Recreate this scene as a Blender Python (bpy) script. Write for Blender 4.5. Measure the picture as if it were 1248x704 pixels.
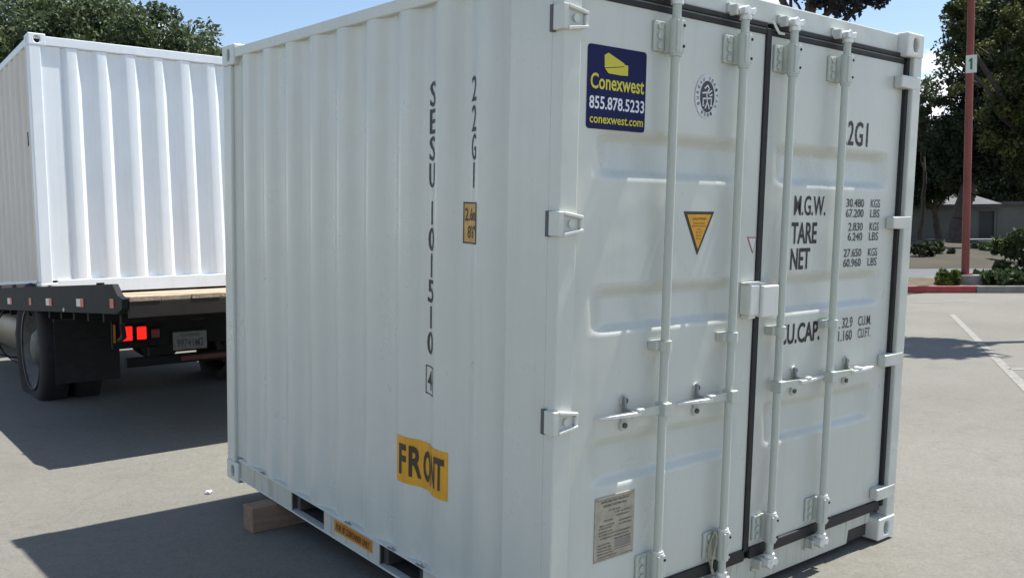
import bpy, bmesh, math, random
import numpy as np
from mathutils import Vector, Matrix
random.seed(7); RNG = np.random.default_rng(7)
SC = bpy.context.scene
for o in list(bpy.data.objects): bpy.data.objects.remove(o)
COL = SC.collection

# ------------------------------------------------------------------ camera
W, H, F = 1248.0, 704.0, 1106.56          # photograph size and focal length in its pixels
TILT = math.radians(2.63); Z0 = 0.012     # the near container's rear end is blocked up
CAM = Vector((-2.1018752, -2.40549429, 1.63804322))
RGT = Vector((0.77625898, -0.63034075, -0.00961996)).normalized()
FWD = Vector((0.62863593, 0.77512458, -0.06323571)).normalized()
UPV = RGT.cross(FWD)
cd = bpy.data.cameras.new('camera'); cam = bpy.data.objects.new('camera', cd); COL.objects.link(cam)
m = Matrix((RGT, UPV, -FWD)).transposed().to_4x4(); m.translation = CAM; cam.matrix_world = m
cd.sensor_fit = 'HORIZONTAL'; cd.sensor_width = 36.0; cd.lens = 36.0 * F / W
cd.clip_start = 0.05; cd.clip_end = 3000
SC.camera = cam
# ------------------------------------------------------------------ sky, sun, exposure
SUN_EL, SUN_AZ = 66.3, 98.6               # azimuth from +Y towards +X
wd = bpy.data.worlds.new('World'); SC.world = wd; wd.use_nodes = True
nt = wd.node_tree; nt.nodes.clear()
def N(t, ty, **kw):
    n = t.nodes.new(ty)
    for k, v in kw.items():
        if k in n.inputs: n.inputs[k].default_value = v
        else: setattr(n, k, v)
    return n
sky = N(nt, 'ShaderNodeTexSky', sky_type='NISHITA', sun_disc=False)
sky.sun_elevation = math.radians(SUN_EL); sky.sun_rotation = math.radians(SUN_AZ)
sky.air_density = 1.0; sky.dust_density = 0.5; sky.ozone_density = 1.0
tc = N(nt, 'ShaderNodeTexCoord'); mp = N(nt, 'ShaderNodeMapping')
mp.inputs['Scale'].default_value = (1, 1, 2.2); mp.inputs['Location'].default_value = (7.74, 0.33, 8.51)
nz = N(nt, 'ShaderNodeTexNoise', Scale=3.4, Detail=9.0, Roughness=0.58)
rp = N(nt, 'ShaderNodeValToRGB'); rp.color_ramp.elements[0].position = 0.505; rp.color_ramp.elements[1].position = 0.585
mx = N(nt, 'ShaderNodeMix', data_type='RGBA'); mx.inputs['B'].default_value = (9.5, 9.6, 9.9, 1)
bg = N(nt, 'ShaderNodeBackground', Strength=0.095); wo = N(nt, 'ShaderNodeOutputWorld')
sx_ = N(nt, 'ShaderNodeSeparateXYZ'); lo_ = N(nt, 'ShaderNodeMapRange'); lo_.inputs[1].default_value = 0.0; lo_.inputs[2].default_value = 0.30; lo_.inputs[3].default_value = 0.09; lo_.inputs[4].default_value = -0.07
ad_ = N(nt, 'ShaderNodeMath', operation='ADD'); nt.links.new(tc.outputs['Generated'], sx_.inputs[0]); nt.links.new(sx_.outputs['Z'], lo_.inputs[0]); nt.links.new(lo_.outputs[0], ad_.inputs[1]); nt.links.new(nz.outputs['Fac'], ad_.inputs[0])
for a, b in ((tc.outputs['Generated'], mp.inputs['Vector']), (mp.outputs['Vector'], nz.inputs['Vector']), (ad_.outputs[0], rp.inputs['Fac']),
             (rp.outputs['Color'], mx.inputs['Factor']), (sky.outputs['Color'], mx.inputs['A']), (mx.outputs['Result'], bg.inputs['Color']), (bg.outputs[0], wo.inputs[0])):
    nt.links.new(a, b)
sl = bpy.data.lights.new('sun', 'SUN'); sl.energy = 5.0; sl.angle = math.radians(0.53); sl.color = (1.0, 0.96, 0.89)
so = bpy.data.objects.new('sun', sl); COL.objects.link(so); so.location = (20, -5, 40)
sv = Vector((math.sin(math.radians(SUN_AZ)) * math.cos(math.radians(SUN_EL)), math.cos(math.radians(SUN_AZ)) * math.cos(math.radians(SUN_EL)), math.sin(math.radians(SUN_EL))))
so.rotation_euler = sv.to_track_quat('Z', 'Y').to_euler()
vs = SC.view_settings; vs.view_transform = 'Standard'; vs.look = 'None'; vs.gamma = 1; vs.exposure = 0.82; vs.use_curve_mapping = False
SC.render.engine = 'CYCLES'; SC.cycles.max_bounces = 8; SC.cycles.diffuse_bounces = 4

# ------------------------------------------------------------------ pixel rays (a pixel gives a direction, a touched surface the distance)
def ray(x, y): return (x - W / 2) / F * RGT - (y - H / 2) / F * UPV + FWD
def G(x, y, z=0.0):
    d = ray(x, y); return CAM + d * ((z - CAM.z) / d.z)
def at(x, y, depth): return CAM + ray(x, y) * depth
MT = Matrix.Translation((0, 0, Z0)) @ Matrix.Rotation(TILT, 4, 'X'); MTi = MT.inverted()
def DL(x, y, yy=0.045):                    # on the door plane of the near container -> (X, Z)
    c = MTi @ CAM; d = MTi.to_3x3() @ ray(x, y); t = (yy - c.y) / d.y; p = c + d * t; return p.x, p.z
def SL(x, y, xx=0.0):                      # on its side plane -> (Y, Z)
    c = MTi @ CAM; d = MTi.to_3x3() @ ray(x, y); t = (xx - c.x) / d.x; p = c + d * t; return p.y, p.z

# ------------------------------------------------------------------ materials
MATS = {}
def newmat(name):
    mt = bpy.data.materials.new(name); mt.use_nodes = True; t = mt.node_tree
    return mt, t, t.nodes['Principled BSDF']
def mat(name, col, rough=0.5, metal=0.0, var=0.08, scale=6.0, bump=0.0, bscale=40.0, spec=0.5, coat=0.0, emit=None, stretch=None, col2=None, r0=0.4, r1=0.65):
    """procedural: base colour drifting towards col2 (or a darker tone) by noise, with optional bump"""
    if name in MATS: return MATS[name]
    mt, t, b = newmat(name); L = t.links
    tc = N(t, 'ShaderNodeTexCoord'); mp = N(t, 'ShaderNodeMapping'); L.new(tc.outputs['Object'], mp.inputs['Vector'])
    if stretch: mp.inputs['Scale'].default_value = stretch
    n = N(t, 'ShaderNodeTexNoise', Scale=scale, Detail=6.0, Roughness=0.6); L.new(mp.outputs[0], n.inputs['Vector'])
    rp = N(t, 'ShaderNodeValToRGB'); e = rp.color_ramp.elements
    c2 = col2 or tuple(c * (1 - var) for c in col)
    e[0].position = r0; e[1].position = r1; e[0].color = (*c2, 1); e[1].color = (*col, 1)
    L.new(n.outputs['Fac'], rp.inputs['Fac']); L.new(rp.outputs[0], b.inputs['Base Color'])
    b.inputs['Roughness'].default_value = rough; b.inputs['Metallic'].default_value = metal
    b.inputs['Specular IOR Level'].default_value = spec; b.inputs['Coat Weight'].default_value = coat
    if bump:
        n2 = N(t, 'ShaderNodeTexNoise', Scale=bscale, Detail=4.0); L.new(tc.outputs['Object'], n2.inputs['Vector'])
        bp = N(t, 'ShaderNodeBump', Strength=bump, Distance=0.01); L.new(n2.outputs['Fac'], bp.inputs['Height']); L.new(bp.outputs[0], b.inputs['Normal'])
    if emit:
        b.inputs['Emission Color'].default_value = (*emit[0], 1); b.inputs['Emission Strength'].default_value = emit[1]
    MATS[name] = mt; return mt

def paint(name, col, rough=0.3, dirt=(0.30, 0.27, 0.22), wav=0.12, run=0.35, rs=1.6):
    """gloss paint on sheet steel: faint vertical run stains, dust, slight sheet waviness"""
    if name in MATS: return MATS[name]
    mt, t, b = newmat(name); L = t.links
    tc = N(t, 'ShaderNodeTexCoord')
    mp = N(t, 'ShaderNodeMapping'); mp.inputs['Scale'].default_value = (9, 9, 0.55); L.new(tc.outputs['Object'], mp.inputs['Vector'])
    n1 = N(t, 'ShaderNodeTexNoise', Scale=rs, Detail=6.0, Roughness=0.65); L.new(mp.outputs[0], n1.inputs['Vector'])
    r1 = N(t, 'ShaderNodeValToRGB'); r1.color_ramp.elements[0].position = 0.52; r1.color_ramp.elements[1].position = 0.8; L.new(n1.outputs['Fac'], r1.inputs['Fac'])
    n2 = N(t, 'ShaderNodeTexNoise', Scale=2.3, Detail=8.0, Roughness=0.7); L.new(tc.outputs['Object'], n2.inputs['Vector'])
    r2 = N(t, 'ShaderNodeValToRGB'); r2.color_ramp.elements[0].position = 0.42; r2.color_ramp.elements[1].position = 0.75; L.new(n2.outputs['Fac'], r2.inputs['Fac'])
    n3 = N(t, 'ShaderNodeTexNoise', Scale=38.0, Detail=3.0); L.new(tc.outputs['Object'], n3.inputs['Vector'])
    r3 = N(t, 'ShaderNodeValToRGB'); r3.color_ramp.elements[0].position = 0.725; r3.color_ramp.elements[1].position = 0.77; L.new(n3.outputs['Fac'], r3.inputs['Fac'])
    mul = N(t, 'ShaderNodeMath', operation='MULTIPLY'); L.new(r1.outputs[0], mul.inputs[0]); mul.inputs[1].default_value = run
    mu2 = N(t, 'ShaderNodeMath', operation='MULTIPLY_ADD'); L.new(r2.outputs[0], mu2.inputs[0]); mu2.inputs[1].default_value = 0.10; L.new(mul.outputs[0], mu2.inputs[2])
    mu3 = N(t, 'ShaderNodeMath', operation='MULTIPLY_ADD', use_clamp=True); L.new(r3.outputs[0], mu3.inputs[0]); mu3.inputs[1].default_value = 0.22; L.new(mu2.outputs[0], mu3.inputs[2])
    mx = N(t, 'ShaderNodeMix', data_type='RGBA'); mx.inputs['A'].default_value = (*col, 1); mx.inputs['B'].default_value = (*dirt, 1)
    L.new(mu3.outputs[0], mx.inputs['Factor']); L.new(mx.outputs['Result'], b.inputs['Base Color'])
    ra = N(t, 'ShaderNodeMapRange'); L.new(n2.outputs['Fac'], ra.inputs[0]); ra.inputs[3].default_value = rough * 0.8; ra.inputs[4].default_value = rough * 1.35
    L.new(ra.outputs[0], b.inputs['Roughness'])
    n4 = N(t, 'ShaderNodeTexNoise', Scale=5.0, Detail=1.5); L.new(tc.outputs['Object'], n4.inputs['Vector'])
    bp = N(t, 'ShaderNodeBump', Strength=wav, Distance=0.02); L.new(n4.outputs['Fac'], bp.inputs['Height'])
    n5 = N(t, 'ShaderNodeTexNoise', Scale=260.0, Detail=1.0); L.new(tc.outputs['Object'], n5.inputs['Vector'])
    bq = N(t, 'ShaderNodeBump', Strength=0.05, Distance=0.002); L.new(n5.outputs['Fac'], bq.inputs['Height']); L.new(bp.outputs[0], bq.inputs['Normal'])
    L.new(bq.outputs[0], b.inputs['Normal'])
    MATS[name] = mt; return mt

UNDER = mat('bitumen_and_recess_shade', (0.07, 0.066, 0.058), 0.8, 0, 0.4, 6)  # bitumen on the cross members, painted-in shade in pockets and sill notches
PAINT = paint('container_paint', (0.575, 0.60, 0.55), run=0.14, rough=0.27, wav=0.22)
CASTP = paint('casting_paint', (0.70, 0.71, 0.66), rough=0.4, run=0.2)
ROD = paint('rod_paint', (0.49, 0.53, 0.475), rough=0.35, run=0.3)
SILLP = paint('sill_paint', (0.52, 0.54, 0.48), rough=0.45, run=1.0, dirt=(0.20, 0.17, 0.10), rs=4.5)
TPAINT = paint('truck_container_paint', (0.72, 0.78, 0.82), rough=0.4, run=0.15)
HANDLE = mat('handle_zinc', (0.82, 0.83, 0.81), 0.32, 0.2, 0.25, 30, 0.1, 120)
RUBBER = mat('gasket_rubber', (0.013, 0.015, 0.017), 0.6, 0, 0.4, 20)
BLACKP = mat('black_lettering', (0.009, 0.009, 0.010), 0.5, 0, 0, 70, col2=(0.16, 0.165, 0.16), r0=0.30, r1=0.40)
GREYP = mat('worn_lettering', (0.03, 0.032, 0.035), 0.5, 0, 0, 90, col2=(0.30, 0.31, 0.31), r0=0.36, r1=0.46)
DARK = mat('dark_hollow', (0.012, 0.012, 0.012), 0.9)
NAVY = mat('navy_vinyl', (0.009, 0.012, 0.075), 0.6, 0, 0.1, spec=0.2)
YEL = mat('yellow_vinyl', (0.62, 0.55, 0.02), 0.4, 0, 0.08)
WHT = mat('white_vinyl', (0.72, 0.74, 0.78), 0.4)
ORG = mat('amber_vinyl', (0.72, 0.36, 0.012), 0.4, 0, 0.15, 10)
ORG2 = mat('orange_vinyl', (0.60, 0.24, 0.02), 0.5, 0, 0.2, 12)
TANP = mat('faded_amber_vinyl', (0.60, 0.36, 0.10), 0.5, 0, 0.2, 25)
PLATE = mat('data_plate_metal', (0.45, 0.415, 0.34), 0.5, 0.3, 0.2, 25)
PTXT = mat('data_plate_print', (0.09, 0.085, 0.075), 0.6)
REDL = mat('red_print', (0.42, 0.14, 0.14), 0.5)
WOOD = mat('weathered_timber', (0.27, 0.185, 0.125), 0.85, 0, 0, 3, 0.5, 30, stretch=(1, 14, 14), col2=(0.19, 0.13, 0.09))

# ------------------------------------------------------------------ mesh builder
class MB:
    def __init__(s): s.v, s.f, s.sm = [], [], []
    def add(s, v, f, smooth=False):
        n = len(s.v); s.v += [tuple(p) for p in v]; s.f += [tuple(i + n for i in q) for q in f]; s.sm += [smooth] * len(f); return s
    def box(s, x0, x1, y0, y1, z0, z1):
        return s.add([(x0, y0, z0), (x1, y0, z0), (x1, y1, z0), (x0, y1, z0), (x0, y0, z1), (x1, y0, z1), (x1, y1, z1), (x0, y1, z1)],
                     [(0, 3, 2, 1), (4, 5, 6, 7), (0, 1, 5, 4), (1, 2, 6, 5), (2, 3, 7, 6), (3, 0, 4, 7)])
    def cyl(s, p0, p1, r0, r1=None, n=16, caps=True):
        p0, p1 = Vector(p0), Vector(p1); r1 = r0 if r1 is None else r1
        d = (p1 - p0).normalized(); a = d.orthogonal().normalized(); b = d.cross(a); v = []
        for p, r in ((p0, r0), (p1, r1)):
            for k in range(n):
                t = 2 * math.pi * k / n; v.append(p + (a * math.cos(t) + b * math.sin(t)) * r)
        s.add(v, [(k, (k + 1) % n, n + (k + 1) % n, n + k) for k in range(n)], True)
        if caps:
            s.add(v[:n], [tuple(range(n - 1, -1, -1))]); s.add(v[n:], [tuple(range(n))])
        return s
    def tube(s, pts, r, n=10):
        for a, b in zip(pts[:-1], pts[1:]): s.cyl(a, b, r, None, n)
        return s
    def prism(s, poly, axis, a0, a1):
        """polygon of 2D points extruded along axis: 'x' -> (a, u, v), 'y' -> (u, a, v), 'z' -> (u, v, a)"""
        def P(u, w, a): return (a, u, w) if axis == 'x' else (u, a, w) if axis == 'y' else (u, w, a)
        n = len(poly); v = [P(u, w, a0) for u, w in poly] + [P(u, w, a1) for u, w in poly]
        s.add(v, [tuple(range(n - 1, -1, -1)), tuple(range(n, 2 * n))] + [(k, (k + 1) % n, n + (k + 1) % n, n + k) for k in range(n)]); return s
    def lathe(s, prof, c, axis, n=32):
        """profile of (radius, offset along axis) turned about axis through c"""
        ax = {'x': Vector((1, 0, 0)), 'y': Vector((0, 1, 0)), 'z': Vector((0, 0, 1))}[axis]; a = ax.orthogonal(); b = ax.cross(a); c = Vector(c); v = []
        for r, h in prof:
            for k in range(n):
                t = 2 * math.pi * k / n; v.append(c + ax * h + (a * math.cos(t) + b * math.sin(t)) * r)
        f = [(j * n + k, j * n + (k + 1) % n, (j + 1) * n + (k + 1) % n, (j + 1) * n + k) for j in range(len(prof) - 1) for k in range(n)]
        s.add(v, f, True); return s
    def build(s, name, mt, parent=None, bevel=0.0, seg=2, xf=None, fix=True):
        me = bpy.data.meshes.new(name)
        vv = [xf @ Vector(p) for p in s.v] if xf else s.v
        me.from_pydata([tuple(p) for p in vv], [], s.f)
        if fix:
            bm = bmesh.new(); bm.from_mesh(me)
            sm = s.sm
            for fc, q in zip(bm.faces, sm): fc.smooth = q
            bmesh.ops.recalc_face_normals(bm, faces=bm.faces); bm.to_mesh(me); bm.free()
        me.materials.append(mt)
        o = bpy.data.objects.new(name, me); COL.objects.link(o)
        if parent: o.parent = parent
        if bevel:
            b = o.modifiers.new('bevel', 'BEVEL'); b.width = bevel; b.segments = seg; b.limit_method = 'ANGLE'; b.angle_limit = math.radians(50)
        return o
def empty(name, loc=(0, 0, 0), rot=(0, 0, 0), parent=None):
    o = bpy.data.objects.new(name, None); COL.objects.link(o); o.location = loc; o.rotation_euler = rot; o.parent = parent; o.empty_display_size = 0.2; return o
def tag(o, label=None, cat=None, group=None, kind=None):
    if label: o['label'] = label
    if cat: o['category'] = cat
    if group: o['group'] = group
    if kind: o['kind'] = kind
    return o
def copy_tree(o, parent=None):
    c = o.copy(); COL.objects.link(c); c.parent = parent
    for ch in list(o.children): copy_tree(ch, c)
    return c

TXT = {}
def glyphs(body, bold=0.0, spacing=1.0):
    """flat mesh of a string in a unit box: verts (u, v) in 0..1, faces"""
    k = (body, bold, spacing)
    if k in TXT: return TXT[k]
    cu = bpy.data.curves.new('t', 'FONT'); cu.body = body; cu.offset = bold; cu.space_character = spacing; cu.resolution_u = 3
    o = bpy.data.objects.new('t', cu); COL.objects.link(o)
    me = o.to_mesh(); v = np.array([p.co[:2] for p in me.vertices]); f = [tuple(p.vertices) for p in me.polygons]
    o.to_mesh_clear(); bpy.data.objects.remove(o); bpy.data.curves.remove(cu)
    lo, hi = v.min(0), v.max(0); v = (v - lo) / np.maximum(hi - lo, 1e-6); TXT[k] = (v, f); return v, f
def door_text(mb, body, x0, x1, z0, z1, y, bold=0.0, spacing=1.0):
    v, f = glyphs(body, bold, spacing); mb.add([(x0 + u * (x1 - x0), y, z0 + w * (z1 - z0)) for u, w in v], f)

# ================================================================== GROUND AND SETTING
def ground_mat():
    mt, t, b = newmat('worn_pavement'); L = t.links; tc = N(t, 'ShaderNodeTexCoord')
    big = N(t, 'ShaderNodeTexNoise', Scale=0.35, Detail=7.0, Roughness=0.6); L.new(tc.outputs['Object'], big.inputs['Vector'])
    r = N(t, 'ShaderNodeValToRGB'); e = r.color_ramp.elements; e[0].position = 0.3; e[1].position = 0.7; e[0].color = (0.138, 0.134, 0.117, 1); e[1].color = (0.180, 0.175, 0.154, 1)
    L.new(big.outputs['Fac'], r.inputs['Fac'])
    fine = N(t, 'ShaderNodeTexNoise', Scale=70.0, Detail=4.0, Roughness=0.8); L.new(tc.outputs['Object'], fine.inputs['Vector'])
    r2 = N(t, 'ShaderNodeValToRGB'); e = r2.color_ramp.elements; e[0].position = 0.25; e[1].position = 0.75; e[0].color = (0.78, 0.78, 0.785, 1); e[1].color = (1.17, 1.165, 1.155, 1)
    L.new(fine.outputs['Fac'], r2.inputs['Fac'])
    m1 = N(t, 'ShaderNodeMix', data_type='RGBA', blend_type='MULTIPLY'); m1.inputs['Factor'].default_value = 1; L.new(r.outputs[0], m1.inputs['A']); L.new(r2.outputs[0], m1.inputs['B'])
    st = N(t, 'ShaderNodeTexNoise', Scale=1.7, Detail=5.0, Roughness=0.55); L.new(tc.outputs['Object'], st.inputs['Vector'])
    r3 = N(t, 'ShaderNodeValToRGB'); e = r3.color_ramp.elements; e[0].position = 0.60; e[1].position = 0.74; e[1].color = (0.42, 0.42, 0.42, 1); e[0].color = (0, 0, 0, 1); L.new(st.outputs['Fac'], r3.inputs['Fac'])
    m2 = N(t, 'ShaderNodeMix', data_type='RGBA'); L.new(r3.outputs[0], m2.inputs['Factor']); L.new(m1.outputs['Result'], m2.inputs['A']); m2.inputs['B'].default_value = (0.12, 0.114, 0.10, 1)
    vo = N(t, 'ShaderNodeTexVoronoi', feature='DISTANCE_TO_EDGE', Scale=0.16); 
    wn = N(t, 'ShaderNodeTexNoise', Scale=1.2, Detail=6.0); L.new(tc.outputs['Object'], wn.inputs['Vector'])
    ad = N(t, 'ShaderNodeMix', data_type='RGBA', blend_type='LINEAR_LIGHT'); ad.inputs['Factor'].default_value = 0.9; L.new(tc.outputs['Object'], ad.inputs['A']); L.new(wn.outputs['Color'], ad.inputs['B'])
    L.new(ad.outputs['Result'], vo.inputs['Vector'])
    r4 = N(t, 'ShaderNodeValToRGB'); e = r4.color_ramp.elements; e[0].position = 0.0006; e[1].position = 0.0022; e[0].color = (0.90, 0.90, 0.90, 1); e[1].color = (1, 1, 1, 1); L.new(vo.outputs['Distance'], r4.inputs['Fac'])
    m3 = N(t, 'ShaderNodeMix', data_type='RGBA', blend_type='MULTIPLY'); m3.inputs['Factor'].default_value = 1; L.new(m2.outputs['Result'], m3.inputs['A']); L.new(r4.outputs[0], m3.inputs['B'])
    md = N(t, 'ShaderNodeTexNoise', Scale=9.0, Detail=5.0, Roughness=0.7); L.new(tc.outputs['Object'], md.inputs['Vector'])
    r5 = N(t, 'ShaderNodeValToRGB'); e = r5.color_ramp.elements; e[0].position = 0.3; e[1].position = 0.7; e[0].color = (0.93, 0.93, 0.935, 1); e[1].color = (1.05, 1.05, 1.045, 1); L.new(md.outputs['Fac'], r5.inputs['Fac'])
    m5 = N(t, 'ShaderNodeMix', data_type='RGBA', blend_type='MULTIPLY'); m5.inputs['Factor'].default_value = 1; L.new(m3.outputs['Result'], m5.inputs['A']); L.new(r5.outputs[0], m5.inputs['B'])
    gv = N(t, 'ShaderNodeTexVoronoi', Scale=55.0); L.new(tc.outputs['Object'], gv.inputs['Vector'])
    r6 = N(t, 'ShaderNodeValToRGB'); e = r6.color_ramp.elements; e[0].position = 0.0; e[1].position = 1.0; e[0].color = (0.90, 0.90, 0.90, 1); e[1].color = (1.11, 1.11, 1.10, 1); L.new(gv.outputs['Color'], r6.inputs['Fac'])
    m6 = N(t, 'ShaderNodeMix', data_type='RGBA', blend_type='MULTIPLY'); m6.inputs['Factor'].default_value = 1; L.new(m5.outputs['Result'], m6.inputs['A']); L.new(r6.outputs[0], m6.inputs['B'])
    L.new(m6.outputs['Result'], b.inputs['Base Color']); b.inputs['Roughness'].default_value = 0.88; b.inputs['Specular IOR Level'].default_value = 0.3
    bp = N(t, 'ShaderNodeBump', Strength=0.5, Distance=0.006); L.new(fine.outputs['Fac'], bp.inputs['Height']); L.new(bp.outputs[0], b.inputs['Normal'])
    return mt
gm = MB(); gm.add([(-700, -500, 0), (900, -500, 0), (900, 1100, 0), (-700, 1100, 0)], [(0, 1, 2, 3)])
tag(gm.build('ground', ground_mat()), kind='structure')

# frame along the planter kerb on the far side of the lot: kd runs along it, kn away from the camera
kA, kB = G(1110, 357), G(1248, 357); kd = (kB - kA).normalized(); kn = Vector((-kd.y, kd.x, 0)); K0 = kA
def KP(s, n, z=0.0): p = K0 + kd * s + kn * n; return Vector((p.x, p.y, z))
def kbox(mb, s0, s1, n0, n1, z0, z1):
    v = [KP(s0, n0, z0), KP(s1, n0, z0), KP(s1, n1, z0), KP(s0, n1, z0), KP(s0, n0, z1), KP(s1, n0, z1), KP(s1, n1, z1), KP(s0, n1, z1)]
    mb.add(v, [(0, 3, 2, 1), (4, 5, 6, 7), (0, 1, 5, 4), (1, 2, 6, 5), (2, 3, 7, 6), (3, 0, 4, 7)]); return mb
def ksheet(name, s0, s1, n0, n1, z, mt):
    mb = MB(); mb.add([KP(s0, n0, z), KP(s1, n0, z), KP(s1, n1, z), KP(s0, n1, z)], [(0, 1, 2, 3)]); return tag(mb.build(name, mt), kind='structure')
def pix_sn(x, y):
    p = G(x, y) - K0; return p.dot(kd), p.dot(kn)
ROADM = mat('blue_grey_asphalt', (0.10, 0.106, 0.115), 0.85, 0, 0.2, 2, 0.3, 60)
MULCH = mat('bark_mulch', (0.052, 0.038, 0.022), 0.95, 0, 0, 0.5, 0.8, 8, col2=(0.030, 0.030, 0.017))  # mulch tone lowered to carry tree shade that is not cast here
SOIL = mat('planter_soil', (0.12, 0.095, 0.06), 0.95, 0, 0.4, 3, 0.8, 20)
KRED = mat('red_kerb_paint', (0.34, 0.045, 0.045), 0.6, 0, 0.3, 4, 0.2, 40)
KGRY = mat('kerb_concrete', (0.24, 0.23, 0.21), 0.85, 0, 0.25, 4, 0.3, 40)
ksheet('access_road', -60, 60, 4.3, 14.0, 0.004, ROADM)
# mulch bank, slightly heaped
mb = MB(); ns, nn = 60, 12; vv = []
for j in range(nn + 1):
    for i in range(ns + 1):
        n = 14.0 + 34.0 * j / nn; s = -60 + 130 * i / ns
        z = 0.008 + (0.55 * math.sin(math.pi * min(1, j / 3) / 2) + 0.15 * math.sin(i * 1.7 + j) + 0.1 * math.sin(i * 3.1)) * (0 if j == 0 else 1)
        vv.append(KP(s, n, max(0.008, z)))
mb.add(vv, [(j * (ns + 1) + i, j * (ns + 1) + i + 1, (j + 1) * (ns + 1) + i + 1, (j + 1) * (ns + 1) + i) for j in range(nn) for i in range(ns)], True)
tag(mb.build('mulch_bank', MULCH), kind='structure')
ksheet('footpath', -60, 70, 47.0, 52.0, 0.72, mat('pale_path_concrete', (0.16, 0.17, 0.185), 0.85, 0, 0.1, 1))
# planter island and its kerb stones
mb = MB(); ns, nn = 40, 6; vv = []
for j in range(nn + 1):
    for i in range(ns + 1):
        s = -22 + 44 * i / ns; n = 0.15 + 4.0 * j / nn
        vv.append(KP(s, n, 0.12 + (0.16 * math.sin(math.pi * j / nn) * (0.7 + 0.3 * math.sin(i * 1.3)))))
mb.add(vv, [(j * (ns + 1) + i, j * (ns + 1) + i + 1, (j + 1) * (ns + 1) + i + 1, (j + 1) * (ns + 1) + i) for j in range(nn) for i in range(ns)], True)
tag(mb.build('planter_bed', SOIL), kind='structure')
sred = pix_sn(1190, 357)[0]
ke = tag(empty('kerb', KP(0, 0)), kind='structure')
for side, n0 in ((0, 0.0), (1, 4.15)):
    s = sred - 2.2 * 9
    for k in range(18):
        b2 = MB(); kbox(b2, s + 0.008, s + 2.192, n0, n0 + 0.15, -0.1, 0.175)
        o = b2.build('kerb_stone', KRED if (s < sred - 0.1 and side == 0) else KGRY, ke, 0.02, 2, xf=Matrix.Translation(-KP(0, 0)))
        s += 2.2
# painted bay lines, worn
def linemat():
    mt, t, b = newmat('worn_line_paint'); L = t.links; tc = N(t, 'ShaderNodeTexCoord')
    n = N(t, 'ShaderNodeTexNoise', Scale=9.0, Detail=8.0, Roughness=0.75); L.new(tc.outputs['Object'], n.inputs['Vector'])
    r = N(t, 'ShaderNodeValToRGB'); e = r.color_ramp.elements; e[0].position = 0.42; e[1].position = 0.56; e[0].color = (0.165, 0.157, 0.14, 1); e[1].color = (0.222, 0.216, 0.198, 1)
    L.new(n.outputs['Fac'], r.inputs['Fac']); L.new(r.outputs[0], b.inputs['Base Color']); b.inputs['Roughness'].default_value = 0.8; return mt
LM = linemat()
def strip(p, q, w, z=0.004):
    d = (q - p).normalized(); sd = Vector((-d.y, d.x, 0)) * w / 2; mb = MB(); up = Vector((0, 0, z))
    mb.add([p - sd + up, q - sd + up, q + sd + up, p + sd + up], [(0, 1, 2, 3)]); return tag(mb.build('bay_line', LM), kind='structure')
p, q = G(1160, 383), G(1247, 470); d = (q - p); strip(p, p + d * 1.25, 0.10)
p, q = G(1115, 369), G(1178, 367); strip(p, p + (q - p) * 1.0, 0.12)
p, q = G(1228, 450), G(1262, 449); strip(p, p + (q - p) * 3.0, 0.10)
# scraps of litter on the pavement
for k, (x, y) in enumerate(((255, 601),)):
    c = G(x, y); mb = MB(); a = [(c.x + 0.024 * math.cos(t) * (1 + 0.3 * math.sin(3 * t + k)), c.y + 0.02 * math.sin(t), 0.003 + 0.012 * (j % 2)) for j, t in enumerate(np.linspace(0, 6.28, 9)[:-1])]
    mb.add(a + [(x_, y_, z_ + 0.004) for x_, y_, z_ in a], [tuple(range(7, -1, -1)), tuple(range(8, 16))] + [(i, (i + 1) % 8, 8 + (i + 1) % 8, 8 + i) for i in range(8)])
    tag(mb.build('paper_scrap', WHT), 'small crumpled white paper scrap on sunlit pavement between the two shadows', 'litter')

# ================================================================== NEAR CONTAINER
CW, CL, CH = 2.438, 2.991, 2.591
ct = empty('shipping_container', (0, 0, Z0), (TILT, 0, 0))
tag(ct, 'pale grey ten-foot shipping container with black lettering and closed double doors, standing on the pavement', 'container')
PITCH, DEP = 0.278, 0.028
OUT0 = 2.116                                # centre of one outer flat on the side wall
def prof(y):
    """inward depth of the corrugated side at position y"""
    u = abs((y - OUT0 + PITCH / 2) % PITCH - PITCH / 2)
    if u < 0.036: return 0.0
    if u < 0.104: return DEP * (u - 0.036) / 0.068
    return DEP
def bends(a, b):
    out = []; k0 = math.floor((a - OUT0) / PITCH) - 1
    for k in range(k0, k0 + int((b - a) / PITCH) + 4):
        for d in (-0.104, -0.036, 0.036, 0.104):
            y = OUT0 + k * PITCH + d
            if a < y < b: out.append(y)
    return sorted(out)
def corr_wall(a, b, z0, z1, fn, bd, place, th=0.003, zsteps=1, round_=0.018):
    ys = [a]
    for y in bd: ys += [y - round_, y, y + round_]
    ys.append(b); ys = sorted(ys); mb = MB(); n = len(ys)
    def sm(y): return (fn(y - round_) + 2 * fn(y) + fn(y + round_)) / 4 if a + round_ < y < b - round_ else fn(y)
    zs = [z0 + (z1 - z0) * k / zsteps for k in range(zsteps + 1)]; v = []
    for z in zs: v += [place(sm(y), y, z) for y in ys]
    for z in zs: v += [place(sm(y) + th, y, z) for y in ys]
    m_ = n * (zsteps + 1); f = []
    for j in range(zsteps):
        for i in range(n - 1):
            q = (j * n + i, j * n + i + 1, (j + 1) * n + i + 1, (j + 1) * n + i); f += [q, tuple(m_ + t for t in q[::-1])]
    f += [(i, m_ + i, m_ + i + 1, i + 1) for i in range(n - 1)]
    t = zsteps * n; f += [(t + i, t + i + 1, m_ + t + i + 1, m_ + t + i) for i in range(n - 1)]
    mb.add(v, f, True); return mb
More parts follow.
